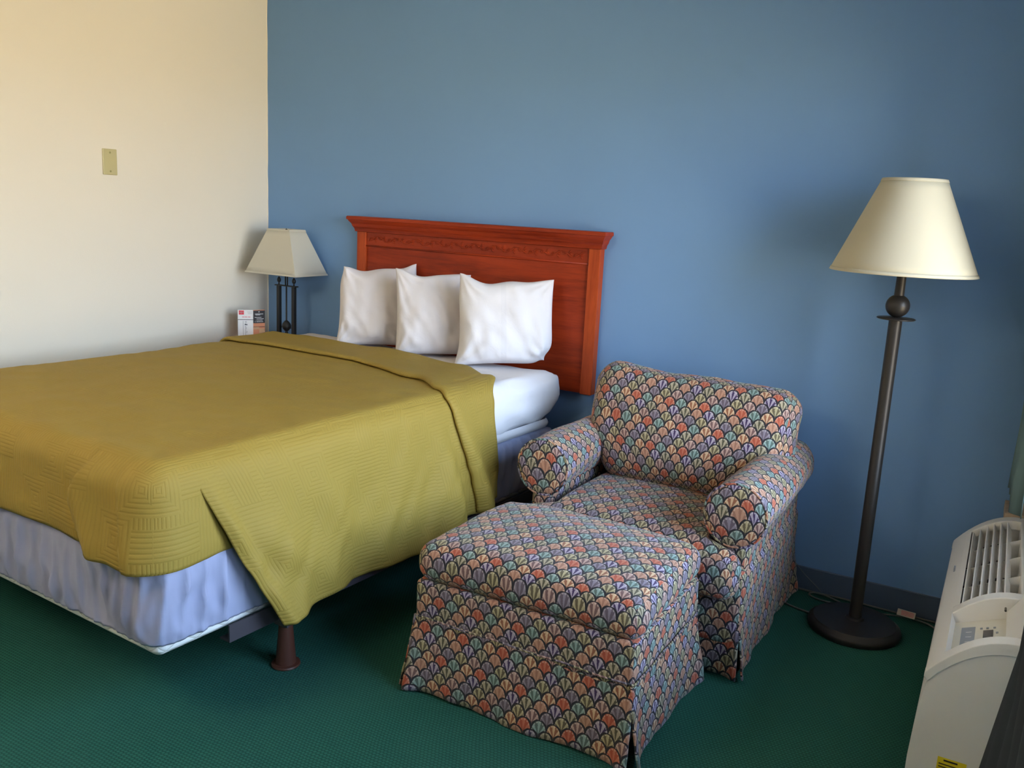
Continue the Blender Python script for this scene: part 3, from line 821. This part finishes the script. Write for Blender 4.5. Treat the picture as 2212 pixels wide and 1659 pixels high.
b = MB(); b.lathe([(0.012, 0.485), (0.016, 0.50), (0.030, 0.535), (0.030, 0.55), (0.018, 0.575), (0, 0.583)], 16); b.build('bulb', M_paper, tl, smooth=True)
# shade: four tapered panels
zb, zt = 0.400, 0.628; bx, by, tx_, ty_ = 0.176, 0.120, 0.075, 0.058
b = MB()
def shadeq(s, v, g=0.0):
    # s in 0..4 around
    x_, y_ = lerp(bx, tx_, v) + g, lerp(by, ty_, v) + g
    c_ = [(-x_, -y_), (x_, -y_), (x_, y_), (-x_, y_)]
    i = int(s) % 4; f_ = s - int(s)
    return Vector((lerp(c_[i][0], c_[(i + 1) % 4][0], f_), lerp(c_[i][1], c_[(i + 1) % 4][1], f_), lerp(zb, zt, v)))
b.grid(shadeq, [k / 8 for k in range(32)], [k / 8 for k in range(9)], closeu=True)
sh = b.build('lamp_shade', M_shade2, tl, smooth=True, solid=0.0015, ang=30)
for v0, v1 in ((-0.012, 0.022), (0.965, 1.005)):
    b = MB(); b.grid(lambda s, v: shadeq(s, lerp(v0, v1, v), 0.0016), [0, 1, 2, 3], [0, 1], closeu=True); b.build('shade_trim', M_shade2, sh, solid=0.002)
b = MB(); b.box(-0.078, 0.078, -0.0012, 0.0012, 0.600, 0.6025); b.box(-0.0012, 0.0012, -0.058, 0.058, 0.600, 0.6025); b.lathe([(0.0025, 0.583), (0.0025, 0.618), (0.006, 0.620), (0.006, 0.628), (0, 0.632)], 12)
b.build('shade_spider', M_black, tl)

# tent card on the nightstand
CA = Vector((0.118, -0.335, 0.690)); CB = Vector((0.172, -0.280, 0.690)); CC = Vector((0.200, -0.225, 0.690))
card = empty('menu_card', tuple(CA), 0, 'folded printed menu card with red logo standing on the nightstand by the cream wall', 'menu card')
def cardface(P, Q, name, mat, prints, parent, h=0.205):
    L = (Q - P).length; d = (Q - P).normalized(); n = Vector((d.y, -d.x, 0))
    rot = Matrix((( d.x, n.x, 0, P.x - CA.x), (d.y, n.y, 0, P.y - CA.y), (0, 0, 1, 0), (0, 0, 0, 1)))
    b = MB(); b.box(0, L, -0.0012, 0, 0, h, M=rot); f = b.build(name, mat, parent)
    for (pn, m, rects) in prints:
        b = MB()
        for (x0, x1, z0, z1) in rects: b.box(x0 * L, x1 * L, 0.0002, 0.0007, z0 * h, z1 * h, M=rot)
        b.build(pn, m, f)
    return f
random.seed(3)
cardface(CA, CB, 'menu_panel', M_paper, [
    ('logo', M_red, [(0.07, 0.40, 0.88, 0.985)]),
    ('logo_detail', M_paper, [(0.12, 0.18, 0.92, 0.955), (0.22, 0.27, 0.91, 0.955), (0.31, 0.35, 0.925, 0.955)]),
    ('header_text', M_inkgrey, [(0.60, 0.95, 0.955, 0.963), (0.62, 0.93, 0.925, 0.932), (0.66, 0.92, 0.90, 0.907)]),
    ('title_text', M_red, [(0.28, 0.42, 0.815, 0.828), (0.44, 0.62, 0.815, 0.828), (0.66, 0.82, 0.815, 0.828)]),
    ('rule', M_ink, [(0.0, 1.0, 0.745, 0.757)]),
    ('menu_text', M_inkgrey, [(0.33, 0.355, 0.05, 0.72)] + [(0.44 + 0.02 * random.random(), 0.52 + 0.12 * random.random(), 0.70 - k * 0.032, 0.712 - k * 0.032) for k in range(20)]),
    ('section_text', M_ink, [(0.44, 0.62, 0.62, 0.638)])], card)
cardface(CB, CC, 'photo_panel', M_food, [
    ('dark_banner', M_ink, [(0.0, 1.0, 0.66, 0.985)]),
    ('banner_text', M_paper, [(0.45, 0.55, 0.94, 0.96), (0.15, 0.85, 0.885, 0.905), (0.2, 0.6, 0.865, 0.88), (0.12, 0.7, 0.80, 0.815), (0.25, 0.9, 0.765, 0.78), (0.18, 0.8, 0.73, 0.742), (0.1, 0.85, 0.69, 0.705)]),
    ('food_picture', M_food2, [(0.05, 0.5, 0.50, 0.56), (0.5, 0.95, 0.40, 0.52), (0.1, 0.8, 0.22, 0.33), (0.3, 0.95, 0.10, 0.18)]),
    ('picture_rule', M_ink, [(0.0, 1.0, 0.555, 0.568)])], card)

# ------------------------------------------------------------------ armchair
AC = Vector((2.565, -0.05, 0))
ac = empty('armchair', tuple(AC), 0, 'wide rolled-arm armchair in multicoloured fan-scale upholstery beside the bed', 'armchair')
def toac(mb): return Matrix.Translation(-AC)
MA = Matrix.Translation(-AC)
def ndef(seed, amp=0.008, f=5):
    return lambda p, n: p + n * (nz(p, f, seed) * amp + nz(p, f * 2.7, seed + 3) * amp * 0.35)
# body under the seat
b = MB(); softbox(b, 2.565, -0.50, 0.245, 0.425, 0.415, 0.135, 0.03, 0.04, ndef(1, 0.003), M=MA); b.build('seat_base', M_uph, ac, smooth=True)
# outer back
def backdef(p, n):
    p = ndef(5, 0.006)(p, n); k = (p.z - 0.35) / 0.45
    return p + Vector((0, 0.0, 0))
b = MB(); softbox(b, 2.575, -0.175, 0.50, 0.385, 0.085, 0.30, 0.075, 0.035, backdef, M=MA); b.build('backrest', M_uph, ac, smooth=True)
# skirts
def skirt(parent, x0, x1, y0, y1, ztop, zbot, flare, seed, M, R=0.02, name='skirt', step=0.012, sides=('f', 'r', 'b', 'l')):
    """one skirt panel per side, kicked out at the corners, as separate panels of one mesh"""
    b = MB()
    runs = {'f': ((x0, y0), (x1, y0), (0, -1)), 'r': ((x1, y0), (x1, y1), (1, 0)), 'b': ((x1, y1), (x0, y1), (0, 1)), 'l': ((x0, y1), (x0, y0), (-1, 0))}
    off = 0
    for sd in sides:
        (ax0, ay0), (ax1, ay1), (nx, ny) = runs[sd]
        L = math.hypot(ax1 - ax0, ay1 - ay0); n = max(4, int(L / step))
        dx, dy = (ax1 - ax0) / L, (ay1 - ay0) / L
        def fn(s, v, ax0=ax0, ay0=ay0, dx=dx, dy=dy, nx=nx, ny=ny, L=L, off=off):
            d_end = min(s, L - s)
            k = math.exp(-(d_end / 0.035) ** 2)
            fl = flare * v - 0.003 * (1 - v) + 0.022 * k * v ** 1.3 + 0.012 * nz((s + off, 0.2 * v, 0), 6, seed) * v + 0.006 * nz((s + off, 0.3 * v, 1), 16, seed) * v
            along = (-1 if s < L / 2 else 1) * (0.012 * v * math.exp(-(d_end / 0.08)))
            z = lerp(ztop, zbot, v) + 0.010 * nz((s + off, 0, 2), 4, seed) * v - (0.0 if d_end > 0.03 else 0.0)
            return Vector((ax0 + dx * (s + along) + nx * fl, ay0 + dy * (s + along) + ny * fl, max(0.003, z)))
        b.grid(fn, [L * k / n for k in range(n + 1)], [k / 12 for k in range(13)], uvf=lambda s, v, off=off: (s + off, lerp(ztop, zbot, v)), M=M)
        off += L + 0.011
    return b.build(name, M_uph, parent, smooth=True, solid=0.006)
skirt(ac, 2.150, 2.985, -0.905, -0.085, 0.235, 0.012, 0.012, 3.0, MA, sides=('f', 'r', 'l'))
# welt above the skirt
def welt(parent, pts, r, M, name='welt', closed=False):
    b = MB(); b.tube([M @ Vector(p) for p in pts], r, 8); return b.build(name, M_uph, parent, smooth=True)
# arms: rolled, along y
def arm(sx_):
    b = MB()
    # section: closed loop in (x,z); c = roll centre relative
    YF = -0.885 if sx_ > 0 else -0.815
    def centre(y):
        t_ = (-0.10 - y) / 0.80     # 0 at back, 1 at front
        x = 2.565 + sx_ * (0.365 + 0.012 * math.sin(PI * t_)) + (0.0 if sx_ > 0 else -0.005)
        z = 0.558 - 0.012 * t_ + 0.016 * math.sin(PI * t_ * .8)
        r = 0.095 + 0.007 * t_
        return x, z, r
    NS = 40
    def fn(a, t_):
        # t_ : 0 back .. 1 front, beyond 1 the front cap
        tt = min(1.0, t_); y = lerp(-0.12, YF, tt)
        x0_, z0_, r = centre(y)
        k = 1.0; yy = y
        if t_ > 1.0:
            q = (t_ - 1.0)
            k = math.cos(q * PI / 2) ** 0.42 if q < 0.999 else 0.0
            yy = y - 0.016 * math.sin(q * PI / 2)
        rx = r * k; rz = r * k * 1.04
        wob = 1 + 0.05 * nz((math.cos(a), math.sin(a), yy * 3), 1.6, 3 + sx_) + 0.02 * nz((math.cos(a) * 2, math.sin(a) * 2, yy * 9), 1.6, 9)
        if t_ > 1: wob = 1 + 0.05 * nz((math.cos(a), math.sin(a), y * 3), 1.6, 3 + sx_)
        ca, sa = math.cos(a), math.sin(a)
        return Vector((x0_ + rx * wob * ca, yy, z0_ + rz * wob * sa))
    ts = [k / 30 for k in range(31)] + [1 + q for q in (0.1, 0.22, 0.36, 0.5, 0.64, 0.78, 0.9, 0.97, 1.0)]
    def uvf(a, t_):
        if t_ <= 1: return (t_ * 0.78, a * 0.118)
        kk = math.cos(min(1, t_ - 1) * PI / 2) ** 0.55 if t_ < 2 else 0.0; return (math.cos(a) * 0.106 * kk + 3.0, math.sin(a) * 0.106 * kk)
    an = [2 * PI * k / NS for k in range(NS)]
    # build strip-wise so the uv does not wrap
    an2 = an + [2 * PI]
    b.grid(fn, an2, ts, uvf=uvf, M=MA)
    o_ = b.build('arm', M_uph, ac, smooth=True)
    # arm wall below the roll
    def wdef(p, n):
        return ndef(8 + sx_, 0.006)(p, n) + Vector((sx_ * 0.03 * sstep(0.40, 0.20, p.z) * 0, 0, 0))
    b = MB(); softbox(b, 2.565 + sx_ * 0.372, -0.495 + (0.03 if sx_ < 0 else 0), 0.360, 0.045, 0.385 - (0.03 if sx_ < 0 else 0), 0.190, 0.03, 0.04, wdef, M=MA); b.build('arm_panel', M_uph, o_, smooth=True)
    # piping round the front disc
    x0_, z0_, r = centre(YF)
    pts = [Vector((x0_ + (r + 0.000) * math.cos(a), YF - 0.004, z0_ + 1.04 * r * math.sin(a))) for a in [2 * PI * k / 40 for k in range(41)]]
    b = MB(); b.tube([MA @ p for p in pts], 0.0042, 6); b.build('arm_piping', M_uph, o_, smooth=True)
arm(-1); arm(1)
# back cushion
def bcdef(p, n):
    q = p - Vector((2.585, -0.36, 0.665))
    # puff the faces
    u_ = q.x / 0.38; w_ = q.z / 0.24
    puff = 0.035 * (1 - min(1, abs(u_)) ** 2.5) * (1 - min(1, abs(w_)) ** 2.5)
    p = p + n * (puff * abs(n.y)) + n * (nz(p, 4, 21) * 0.012 + nz(p, 11, 24) * 0.005)
    q = p - Vector((2.585, -0.36, 0.665))
    # narrower at the bottom, between the arms
    k = sstep(-0.02, -0.20, q.z); q.x *= 1 - 0.20 * k
    q.z += -0.004 * (q.x / 0.38) + 0.014 * math.exp(-((q.x + 0.28) / 0.10) ** 2) * (1 if q.z > 0 else 0)
    # lean
    a = math.radians(-20); y_, z_ = q.y, q.z
    q = Vector((q.x, y_ * math.cos(a) - z_ * math.sin(a), y_ * math.sin(a) + z_ * math.cos(a)))
    return q + Vector((2.585, -0.36, 0.665))
b = MB(); softbox(b, 2.585, -0.36, 0.665, 0.405, 0.100, 0.225, 0.085, 0.022, bcdef, M=MA); bc = b.build('back_cushion', M_uph, ac, smooth=True)
# seat cushion (T shape): main block plus ears in front of the arms
def scdef(p, n):
    q = p - Vector((2.565, -0.60, 0.40))
    inner = sstep(-0.885, -0.865, p.y)      # behind this line the cushion is narrow
    puff = 0.028 * max(0, 1 - (q.x / 0.42) ** 2) * max(0, 1 - ((p.y + 0.62) / 0.38) ** 2)
    p = p + Vector((0, 0, puff if n.z > 0.2 else 0)) + n * (nz(p, 5, 31) * 0.006)
    if p.y > -0.895:
        k = sstep(-0.905, -0.870, p.y); lim = 0.275
        q = p.x - 2.565
        if abs(q) > lim: p.x = 2.565 + math.copysign(lerp(abs(q), lim + (abs(q) - lim) * 0.08, k), q)
    p.z -= 0.02 * sstep(-0.85, -0.97, p.y)
    return p
b = MB(); softbox(b, 2.565, -0.620, 0.368, 0.412, 0.340, 0.088, 0.070, 0.018, scdef, M=MA); b.build('seat_cushion', M_uph, ac, smooth=True)

# ------------------------------------------------------------------ ottoman
OX0, OX1, OY0, OY1 = 2.140, 2.868, -1.540, -0.985
OC = Vector(((OX0 + OX1) / 2, (OY0 + OY1) / 2, 0))
ot = empty('ottoman', tuple(OC), 0, 'large skirted ottoman in the same fan-scale upholstery, pushed against the armchair', 'ottoman')
MO = Matrix.Translation(-OC)
b = MB(); softbox(b, OC.x, OC.y, 0.215, (OX1 - OX0) / 2 - 0.002, (OY1 - OY0) / 2 - 0.002, 0.150, 0.014, 0.03, ndef(41, 0.004), M=MO); b.build('base', M_uph, ot, smooth=True)
def ocdef(p, n):
    q = p - OC
    fx_, fy_ = q.x / 0.40, q.y / 0.33
    dome = 0.042 * max(0, 1 - abs(fx_) ** 2.2) * max(0, 1 - abs(fy_) ** 2.2)
    if n.z > 0.15: p = p + Vector((0, 0, dome))
    p = p + n * (nz(p, 5, 51) * 0.007 + nz(p, 13, 53) * 0.003)
    return p
b = MB(); softbox(b, OC.x, OC.y + 0.002, 0.418, (OX1 - OX0) / 2 + 0.006, (OY1 - OY0) / 2 + 0.004, 0.058, 0.052, 0.018, ocdef, M=MO); b.build('cushion', M_uph, ot, smooth=True)
skirt(ot, OX0, OX1, OY0, OY1, 0.250, 0.008, 0.016, 13.0, MO)
wp = []
for (xa, ya), (xb, yb) in (((OX0 - .004, OY0 - .004), (OX1 + .004, OY0 - .004)), ((OX1 + .004, OY0 - .004), (OX1 + .004, OY1)),):
    wp += [(lerp(xa + (0.014 if xa < 2.5 else 0), xb, k / 20), lerp(ya, yb, k / 20), 0.251 + 0.002 * math.sin(k)) for k in range(21)]
welt(ot, wp, 0.0028, MO)

# ------------------------------------------------------------------ floor lamp
FL = Vector((3.264, -0.272, 0))
fl = empty('floor_lamp', tuple(FL), 0, 'dark bronze floor lamp with ball and disc under a large ivory cone shade', 'lamp')
b = MB(); b.lathe([(0, 0.0), (0.158, 0.0), (0.164, 0.006), (0.166, 0.018), (0.163, 0.028), (0.152, 0.034), (0.148, 0.038), (0.146, 0.041), (0.10, 0.044), (0.034, 0.047), (0.031, 0.054), (0.0235, 0.056), (0, 0.056)], 64)
b.build('base', M_iron, fl, smooth=True, ang=50)
b = MB(); b.lathe([(0.0225, 0.052), (0.0225, 0.62), (0.0222, 0.621), (0.0222, 1.176), (0.0, 1.178)], 28); b.build('pole', M_iron, fl, smooth=True, ang=50)
b = MB(); b.lathe([(0, 1.176), (0.060, 1.1765), (0.064, 1.179), (0.062, 1.182), (0.0, 1.186)], 40); b.build('disc', M_iron, fl, smooth=True)
b = MB(); b.lathe([(0.040 * math.sin(PI * k / 20), 1.224 - 0.040 * math.cos(PI * k / 20)) for k in range(21)], 32); b.build('ball', M_iron, fl, smooth=True)
b = MB(); b.lathe([(0.0155, 1.258), (0.0165, 1.262), (0.0155, 1.335), (0.017, 1.338), (0.017, 1.345), (0.0, 1.345)], 24); b.build('neck', M_iron, fl, smooth=True, ang=50)
b = MB(); b.lathe([(0.019, 1.345), (0.021, 1.35), (0.021, 1.405), (0.0, 1.408)], 20); b.build('socket', M_black, fl, smooth=True, ang=50)
b = MB(); b.lathe([(0.013, 1.405), (0.018, 1.42), (0.032, 1.455), (0.033, 1.475), (0.02, 1.50), (0, 1.51)], 20); b.build('bulb', M_paper, fl, smooth=True)
SZ0, SZ1, SR0, SR1 = 1.340, 1.655, 0.238, 0.1025
b = MB(); b.grid(lambda a, v: Vector((lerp(SR0, SR1, v) * math.cos(a), lerp(SR0, SR1, v) * math.sin(a), lerp(SZ0, SZ1, v))), [2 * PI * k / 72 for k in range(72)], [k / 10 for k in range(11)], closeu=True)
shd = b.build('lamp_shade', M_shade, fl, smooth=True, solid=0.002)
for v0, v1 in ((-0.004, 0.030), (0.972, 1.004)):
    b = MB(); b.grid(lambda a, v: Vector(((lerp(SR0, SR1, lerp(v0, v1, v)) + 0.0018) * math.cos(a), (lerp(SR0, SR1, lerp(v0, v1, v)) + 0.0018) * math.sin(a), lerp(SZ0, SZ1, lerp(v0, v1, v)))), [2 * PI * k / 72 for k in range(72)], [0, 0.33, 0.66, 1], closeu=True)
    b.build('shade_trim', M_shade, shd, smooth=True, solid=0.0035)
b = MB()
for k in range(3):
    a = 2 * PI * k / 3
    b.tube([(0.01 * math.cos(a), 0.01 * math.sin(a), 1.62), (0.103 * math.cos(a), 0.103 * math.sin(a), 1.648)], 0.0015, 6)
b.tube([(0, 0, 1.50), (0, 0, 1.635)], 0.003, 8)
b.build('shade_spider', M_iron, fl)

# cords on the floor
def smoothpts(P, n=12):
    P = [Vector(p) for p in P]; out = []
    for i in range(len(P) - 1):
        p0, p1, p2, p3 = P[max(0, i - 1)], P[i], P[i + 1], P[min(len(P) - 1, i + 2)]
        for k in range(n):
            t_ = k / n
            out.append(0.5 * ((2 * p1) + (p2 - p0) * t_ + (2 * p0 - 5 * p1 + 4 * p2 - p3) * t_ ** 2 + (3 * p1 - p0 - 3 * p2 + p3) * t_ ** 3))
    out.append(P[-1]); return out
b = MB(); b.tube(smoothpts([(2.90, -0.022, 0.006), (3.05, -0.026, 0.006), (3.2, -0.024, 0.007), (3.35, -0.027, 0.006), (3.50, -0.030, 0.006), (3.66, -0.028, 0.006)]), 0.0042, 8)
cd = b.build('power_cord', M_cord, None, smooth=True); tag(cd, 'dark grey power cord lying along the foot of the blue baseboard', 'cord')
b = MB(); b.tube(smoothpts([(3.22, -0.40 + 0.03, 0.0)][:0] + [(3.115, -0.235, 0.006), (3.06, -0.225, 0.005), (3.00, -0.20, 0.005), (2.955, -0.14, 0.005)]), 0.0035, 8)
b.tube(smoothpts([(3.185, -0.095, 0.008), (3.10, -0.085, 0.006), (3.06, -0.06, 0.006), (3.075, -0.040, 0.010), (3.12, -0.045, 0.012), (3.20, -0.075, 0.006)]), 0.0035, 8)
b.tube(smoothpts([(3.34, -0.075, 0.006), (3.42, -0.062, 0.01), (3.50, -0.075, 0.012), (3.56, -0.12, 0.006), (3.62, -0.13, 0.005)]), 0.0032, 8)
lc = b.build('lamp_cord', M_cord, None, smooth=True); tag(lc, 'looped brown-grey lamp cord behind the floor lamp base', 'cord')
b = MB(); b.box(-0.033, 0.033, -0.002, 0.002, -0.013, 0.013, M=Matrix.Translation((3.425, -0.070, 0.028)) @ Matrix.Rotation(math.radians(-6), 4, 'Z') @ Matrix.Rotation(math.radians(-35), 4, 'X'))
tg = b.build('cord_tag', M_tag, lc, bevel=0.0015)
b = MB()
for k in range(4): b.box(-0.018, 0.028, -0.0028, -0.0021, -0.008 + k * 0.0048, -0.0063 + k * 0.0048, M=Matrix.Translation((3.425, -0.070, 0.028)) @ Matrix.Rotation(math.radians(-6), 4, 'Z') @ Matrix.Rotation(math.radians(-35), 4, 'X'))
b.build('tag_text', M_red, tg)
b = MB(); b.tube(smoothpts([(2.96, -0.012, 0.135), (3.02, -0.016, 0.075), (3.08, -0.022, 0.03), (3.10, -0.03, 0.016)]), 0.0014, 6)
wr_ = b.build('thin_wire', M_wire, None, smooth=True); tag(wr_, 'thin clear wire hanging down the blue baseboard behind the armchair', 'wire')

# ------------------------------------------------------------------ wall air conditioner
PY0, PY1 = -0.200, -1.300
ACN = empty('air_conditioner', (3.68, (PY0 + PY1) / 2, 0), 0, 'white through-wall air conditioner with top grille and controls under the window', 'air conditioner')
MP = Matrix.Translation((-3.68, -(PY0 + PY1) / 2, 0))
def topz(x):   # top surface profile
    t_ = (x - 3.553) / (3.745 - 3.553)
    t_ = max(0, min(1, t_)); return 0.408 + 0.122 * (1 - (1 - t_) ** 2.1)
def shell_prof(xa, xb, drop=0.0, n=10):
    return [(lerp(xa, xb, k / n), topz(lerp(xa, xb, k / n)) - drop) for k in range(n + 1)]
# lower body
pr = [(3.798, 0.03), (3.545, 0.03), (3.536, 0.045), (3.536, 0.16), (3.544, 0.30), (3.549, 0.330)] + shell_prof(3.562, 3.798, 0.085)
b = MB(); b.prism(pr, PY1 + 0.040, PY0 - 0.040, M=MP); b.build('cabinet', M_ptac, ACN)
# side cheeks with raised rim (near and far)
def strip(xa, xb, ya, yb, name, drop=0.085, mat=None, bev=0.003, par=None, front=False):
    top = shell_prof(xa, xb, 0.0, 12); bot = shell_prof(xa, xb, drop, 12)
    b = MB(); b.prism(top + bot[::-1], ya, yb, M=MP); return b.build(name, mat or M_ptac, par or ACN, bevel=bev)
fr_p = [(3.556, 0.375), (3.548, 0.388), (3.550, 0.402)] + shell_prof(3.556, 3.585, 0, 4)
fr_q = [(3.600, topz(3.600) - 0.050), (3.600, topz(3.600) - 0.086)]
b = MB(); b.prism(fr_p + fr_q, PY1 + 0.040, PY0 - 0.045, M=MP); b.build('front_edge', M_ptac, ACN)
def cheek(ya, yb, name):
    top = [(3.556, 0.375), (3.546, 0.388), (3.549, 0.402)] + shell_prof(3.556, 3.798, 0.0, 14)
    b = MB(); b.prism(top + [(3.798, topz(3.798) - 0.03)] + shell_prof(3.575, 3.798, 0.032, 14)[::-1], ya, yb, M=MP)
    o_ = b.build(name, M_ptac, ACN, bevel=0.002)
    lo = [(3.545, 0.03), (3.536, 0.045), (3.536, 0.16), (3.544, 0.30), (3.5495, 0.345), (3.553, 0.372)] + shell_prof(3.575, 3.798, 0.031, 14) + [(3.798, 0.03)]
    b = MB(); b.prism(lo, min(ya, yb) + 0.004, max(ya, yb) - 0.004, M=MP); b.build('end_panel', M_ptac, o_)
cheek(PY0 - 0.050, PY0, 'far_cheek')
cheek(PY1, PY1 + 0.045, 'near_cheek')
strip(3.585, 3.798, -0.990, -0.945, 'divider')
strip(3.742, 3.798, PY1 + 0.045, -0.990, 'back_strip')
strip(3.742, 3.798, -0.945, PY0 - 0.050, 'back_strip')
# grille: cavity floor and slats running lengthwise
b = MB(); b.prism(shell_prof(3.585, 3.742, 0.0835) + [(3.742, 0.40), (3.60, 0.36)], -0.945, -0.250, M=MP); b.build('vent_interior', M_ptac_in, ACN)
gr = MB(); gr.prism([(3.583, topz(3.583)), (3.600, topz(3.60) - 0.001), (3.600, topz(3.6) - 0.06), (3.590, topz(3.6) - 0.07)], -0.945, -0.250, M=MP)
grille = gr.build('grille', M_ptac, ACN, bevel=0.001)
for k in range(6):
    x = 3.604 + k * 0.0195
    b = MB(); z = topz(x) - 0.006
    b.prism([(x, z), (x + 0.003, z + 0.001), (x + 0.018, z - 0.028), (x + 0.0155, z - 0.030)], -0.945, -0.250, M=MP)
    b.build('slat', M_ptac, grille)
for k in range(1, 4):
    y = lerp(-0.250, -0.945, k / 4)
    b = MB(); b.prism([(3.60, topz(3.60) - 0.020), (3.742, topz(3.742) - 0.010), (3.742, topz(3.742) - 0.075), (3.60, topz(3.60) - 0.075)], y - 0.002, y + 0.002, M=MP); b.build('crossbar', M_ptac, grille)
# control recess
b = MB(); b.prism([(3.590, topz(3.59) - 0.034), (3.742, topz(3.742) - 0.052), (3.742, topz(3.742) - 0.084), (3.59, topz(3.59) - 0.084)], PY1 + 0.045, -0.990, M=MP)
cp = b.build('control_panel', M_ptac_pan, ACN, bevel=0.001)
def onpanel(x, y, w_, l_, hgt_, name, mat):
    za = topz(3.59) - 0.034; zb_ = topz(3.742) - 0.052
    sl = math.atan2(zb_ - za, 3.742 - 3.59)
    z = za + (x - 3.59) * math.tan(sl)
    b = MB(); b.box(-w_ / 2, w_ / 2, -l_ / 2, l_ / 2, 0, hgt_, M=MP @ Matrix.Translation((x, y, z)) @ Matrix.Rotation(-sl, 4, 'Y')); return b.build(name, mat, cp)
onpanel(3.630, -1.110, 0.034, 0.15, 0.0012, 'instruction_sticker', M_grey)
for k in range(3): onpanel(3.632, -1.07 - k * 0.032, 0.014, 0.002, 0.0018, 'sticker_text', M_paper)
onpanel(3.676, -1.095, 0.024, 0.060, 0.0015, 'display', M_dark)
for (x, y) in ((3.660, -1.050), (3.674, -1.050), (3.690, -1.050), (3.672, -1.145), (3.683, -1.145), (3.696, -1.085)): onpanel(x, y, 0.006, 0.008, 0.002, 'button', M_grey)
onpanel(3.700, -1.150, 0.004, 0.050, 0.002, 'key_slot', M_grey)
# small badge on the front edge
b = MB()
for k in range(4): b.box(3.5665, 3.572, -0.560 - k * 0.014, -0.551 - k * 0.014, topz(3.57) - 0.001, topz(3.57) + 0.0022, M=MP)
b.build('badge', M_grey, ACN)
# open control door, hinged at the back of the recess, standing up and leaning
b = MB(); b.prism([(0, 0), (0.014, 0.0), (0.014, 0.125), (0, 0.135)], -0.125, 0.125, M=MP @ Matrix.Translation((3.712, -1.125, 0.488)) @ Matrix.Rotation(math.radians(30), 4, 'Y'))
b.build('control_door', M_ptac, ACN, bevel=0.003)
b = MB(); b.lathe([(0.003, -0.01), (0.003, 0.01)], 8, M=MP @ Matrix.Translation((3.709, -1.01, 0.50)) @ Matrix.Rotation(PI / 2, 4, 'X')); b.build('hinge', M_dark, ACN)
# yellow warning label on the near end
b = MB(); b.box(3.606, 3.672, PY1 + 0.0032, PY1 + 0.0042, 0.110, 0.183, M=MP); lb = b.build('warning_label', M_yel, ACN)
b = MB(); b.box(3.620, 3.652, PY1 + 0.0026, PY1 + 0.0033, 0.174, 0.1785, M=MP)
for k in range(6): b.box(3.610, 3.666, PY1 + 0.0026, PY1 + 0.0033, 0.164 - k * 0.008, 0.1665 - k * 0.008, M=MP)
b.build('label_text', M_ink, lb)

# ------------------------------------------------------------------ curtains
def curtain(name, y0, y1, x, z0, z1, amp, wl_, mat, label, seed, bulge=0.0):
    b = MB()
    n = int(abs(y1 - y0) / 0.01)
    def fn(s, v):
        y = lerp(y0, y1, s); k = 1 - v * 0.35
        w = amp * k * math.sin(2 * PI * (y + 0.02 * nz((y, v, 0), 3, seed)) / wl_ + seed)
        return Vector((x - abs(w) * 0.5 + w * 0.5 - bulge * s * (1 - v * 0.6) + 0.01 * nz((y, v * 2, 0), 5, seed), y, lerp(z0, z1, v) + 0.006 * nz((y, 0, 0), 7, seed) * (1 - v)))
    b.grid(fn, [k / n for k in range(n + 1)], [k / 16 for k in range(17)])
    o_ = b.build(name, mat, None, smooth=True, solid=0.003)
    tag(o_, label, 'curtain'); return o_
curtain('curtain', -0.06, -0.46, 3.728, 0.595, 2.30, 0.035, 0.11, M_curt, 'teal curtain panel drawn into the corner above the air conditioner', 2.0)
b = MB()
def swept(s_, v):
    z = lerp(0.15, 2.30, v ** 1.15)
    yf = lerp(-1.345, -2.16, min(1.0, (z - 0.15) / 0.75)) - 0.02 * sstep(0.9, 2.3, z)
    y = lerp(yf, -2.72, s_)
    x = 3.692 + 0.05 * sstep(0.9, 2.2, z) * 1.0 + 0.018 * s_ ** 0.5 * math.sin(s_ * 26 + 1.2 * z) * sstep(0, 0.12, s_)
    return Vector((x, y, z))
b.grid(swept, [k / 70 for k in range(71)], [k / 40 for k in range(41)])
o_ = b.build('curtain', M_curt2, None, smooth=True, solid=0.003)
tag(o_, 'dark slate curtain panel hanging at the lower right edge of the picture', 'curtain')
b = MB(); b.tube([(3.745, -0.04, 2.32), (3.745, -3.15, 2.32)], 0.008, 10)
cr_ = b.build('curtain_rail', M_alu, None, smooth=True); tag(cr_, 'metal curtain rail above the window on the right wall', 'curtain rail')
# invented bowl fixture dressing the added fill light, out of view
b = MB(); b.lathe([(0.0, -0.415), (0.25, -0.41), (0.34, -0.36), (0.36, -0.30), (0.355, -0.30), (0.335, -0.355), (0.25, -0.40), (0.02, -0.405), (0.02, -0.02), (0.07, -0.01), (0.07, 0.0), (0, 0)], 40, (1.2, -4.1, H), caps=False); 
cf = b.build('fill_light_bowl', M_alu, None, smooth=True, ang=40); tag(cf, 'added bowl for the unseen fill uplight, hanging from the ceiling near the front of the room', 'ceiling light')
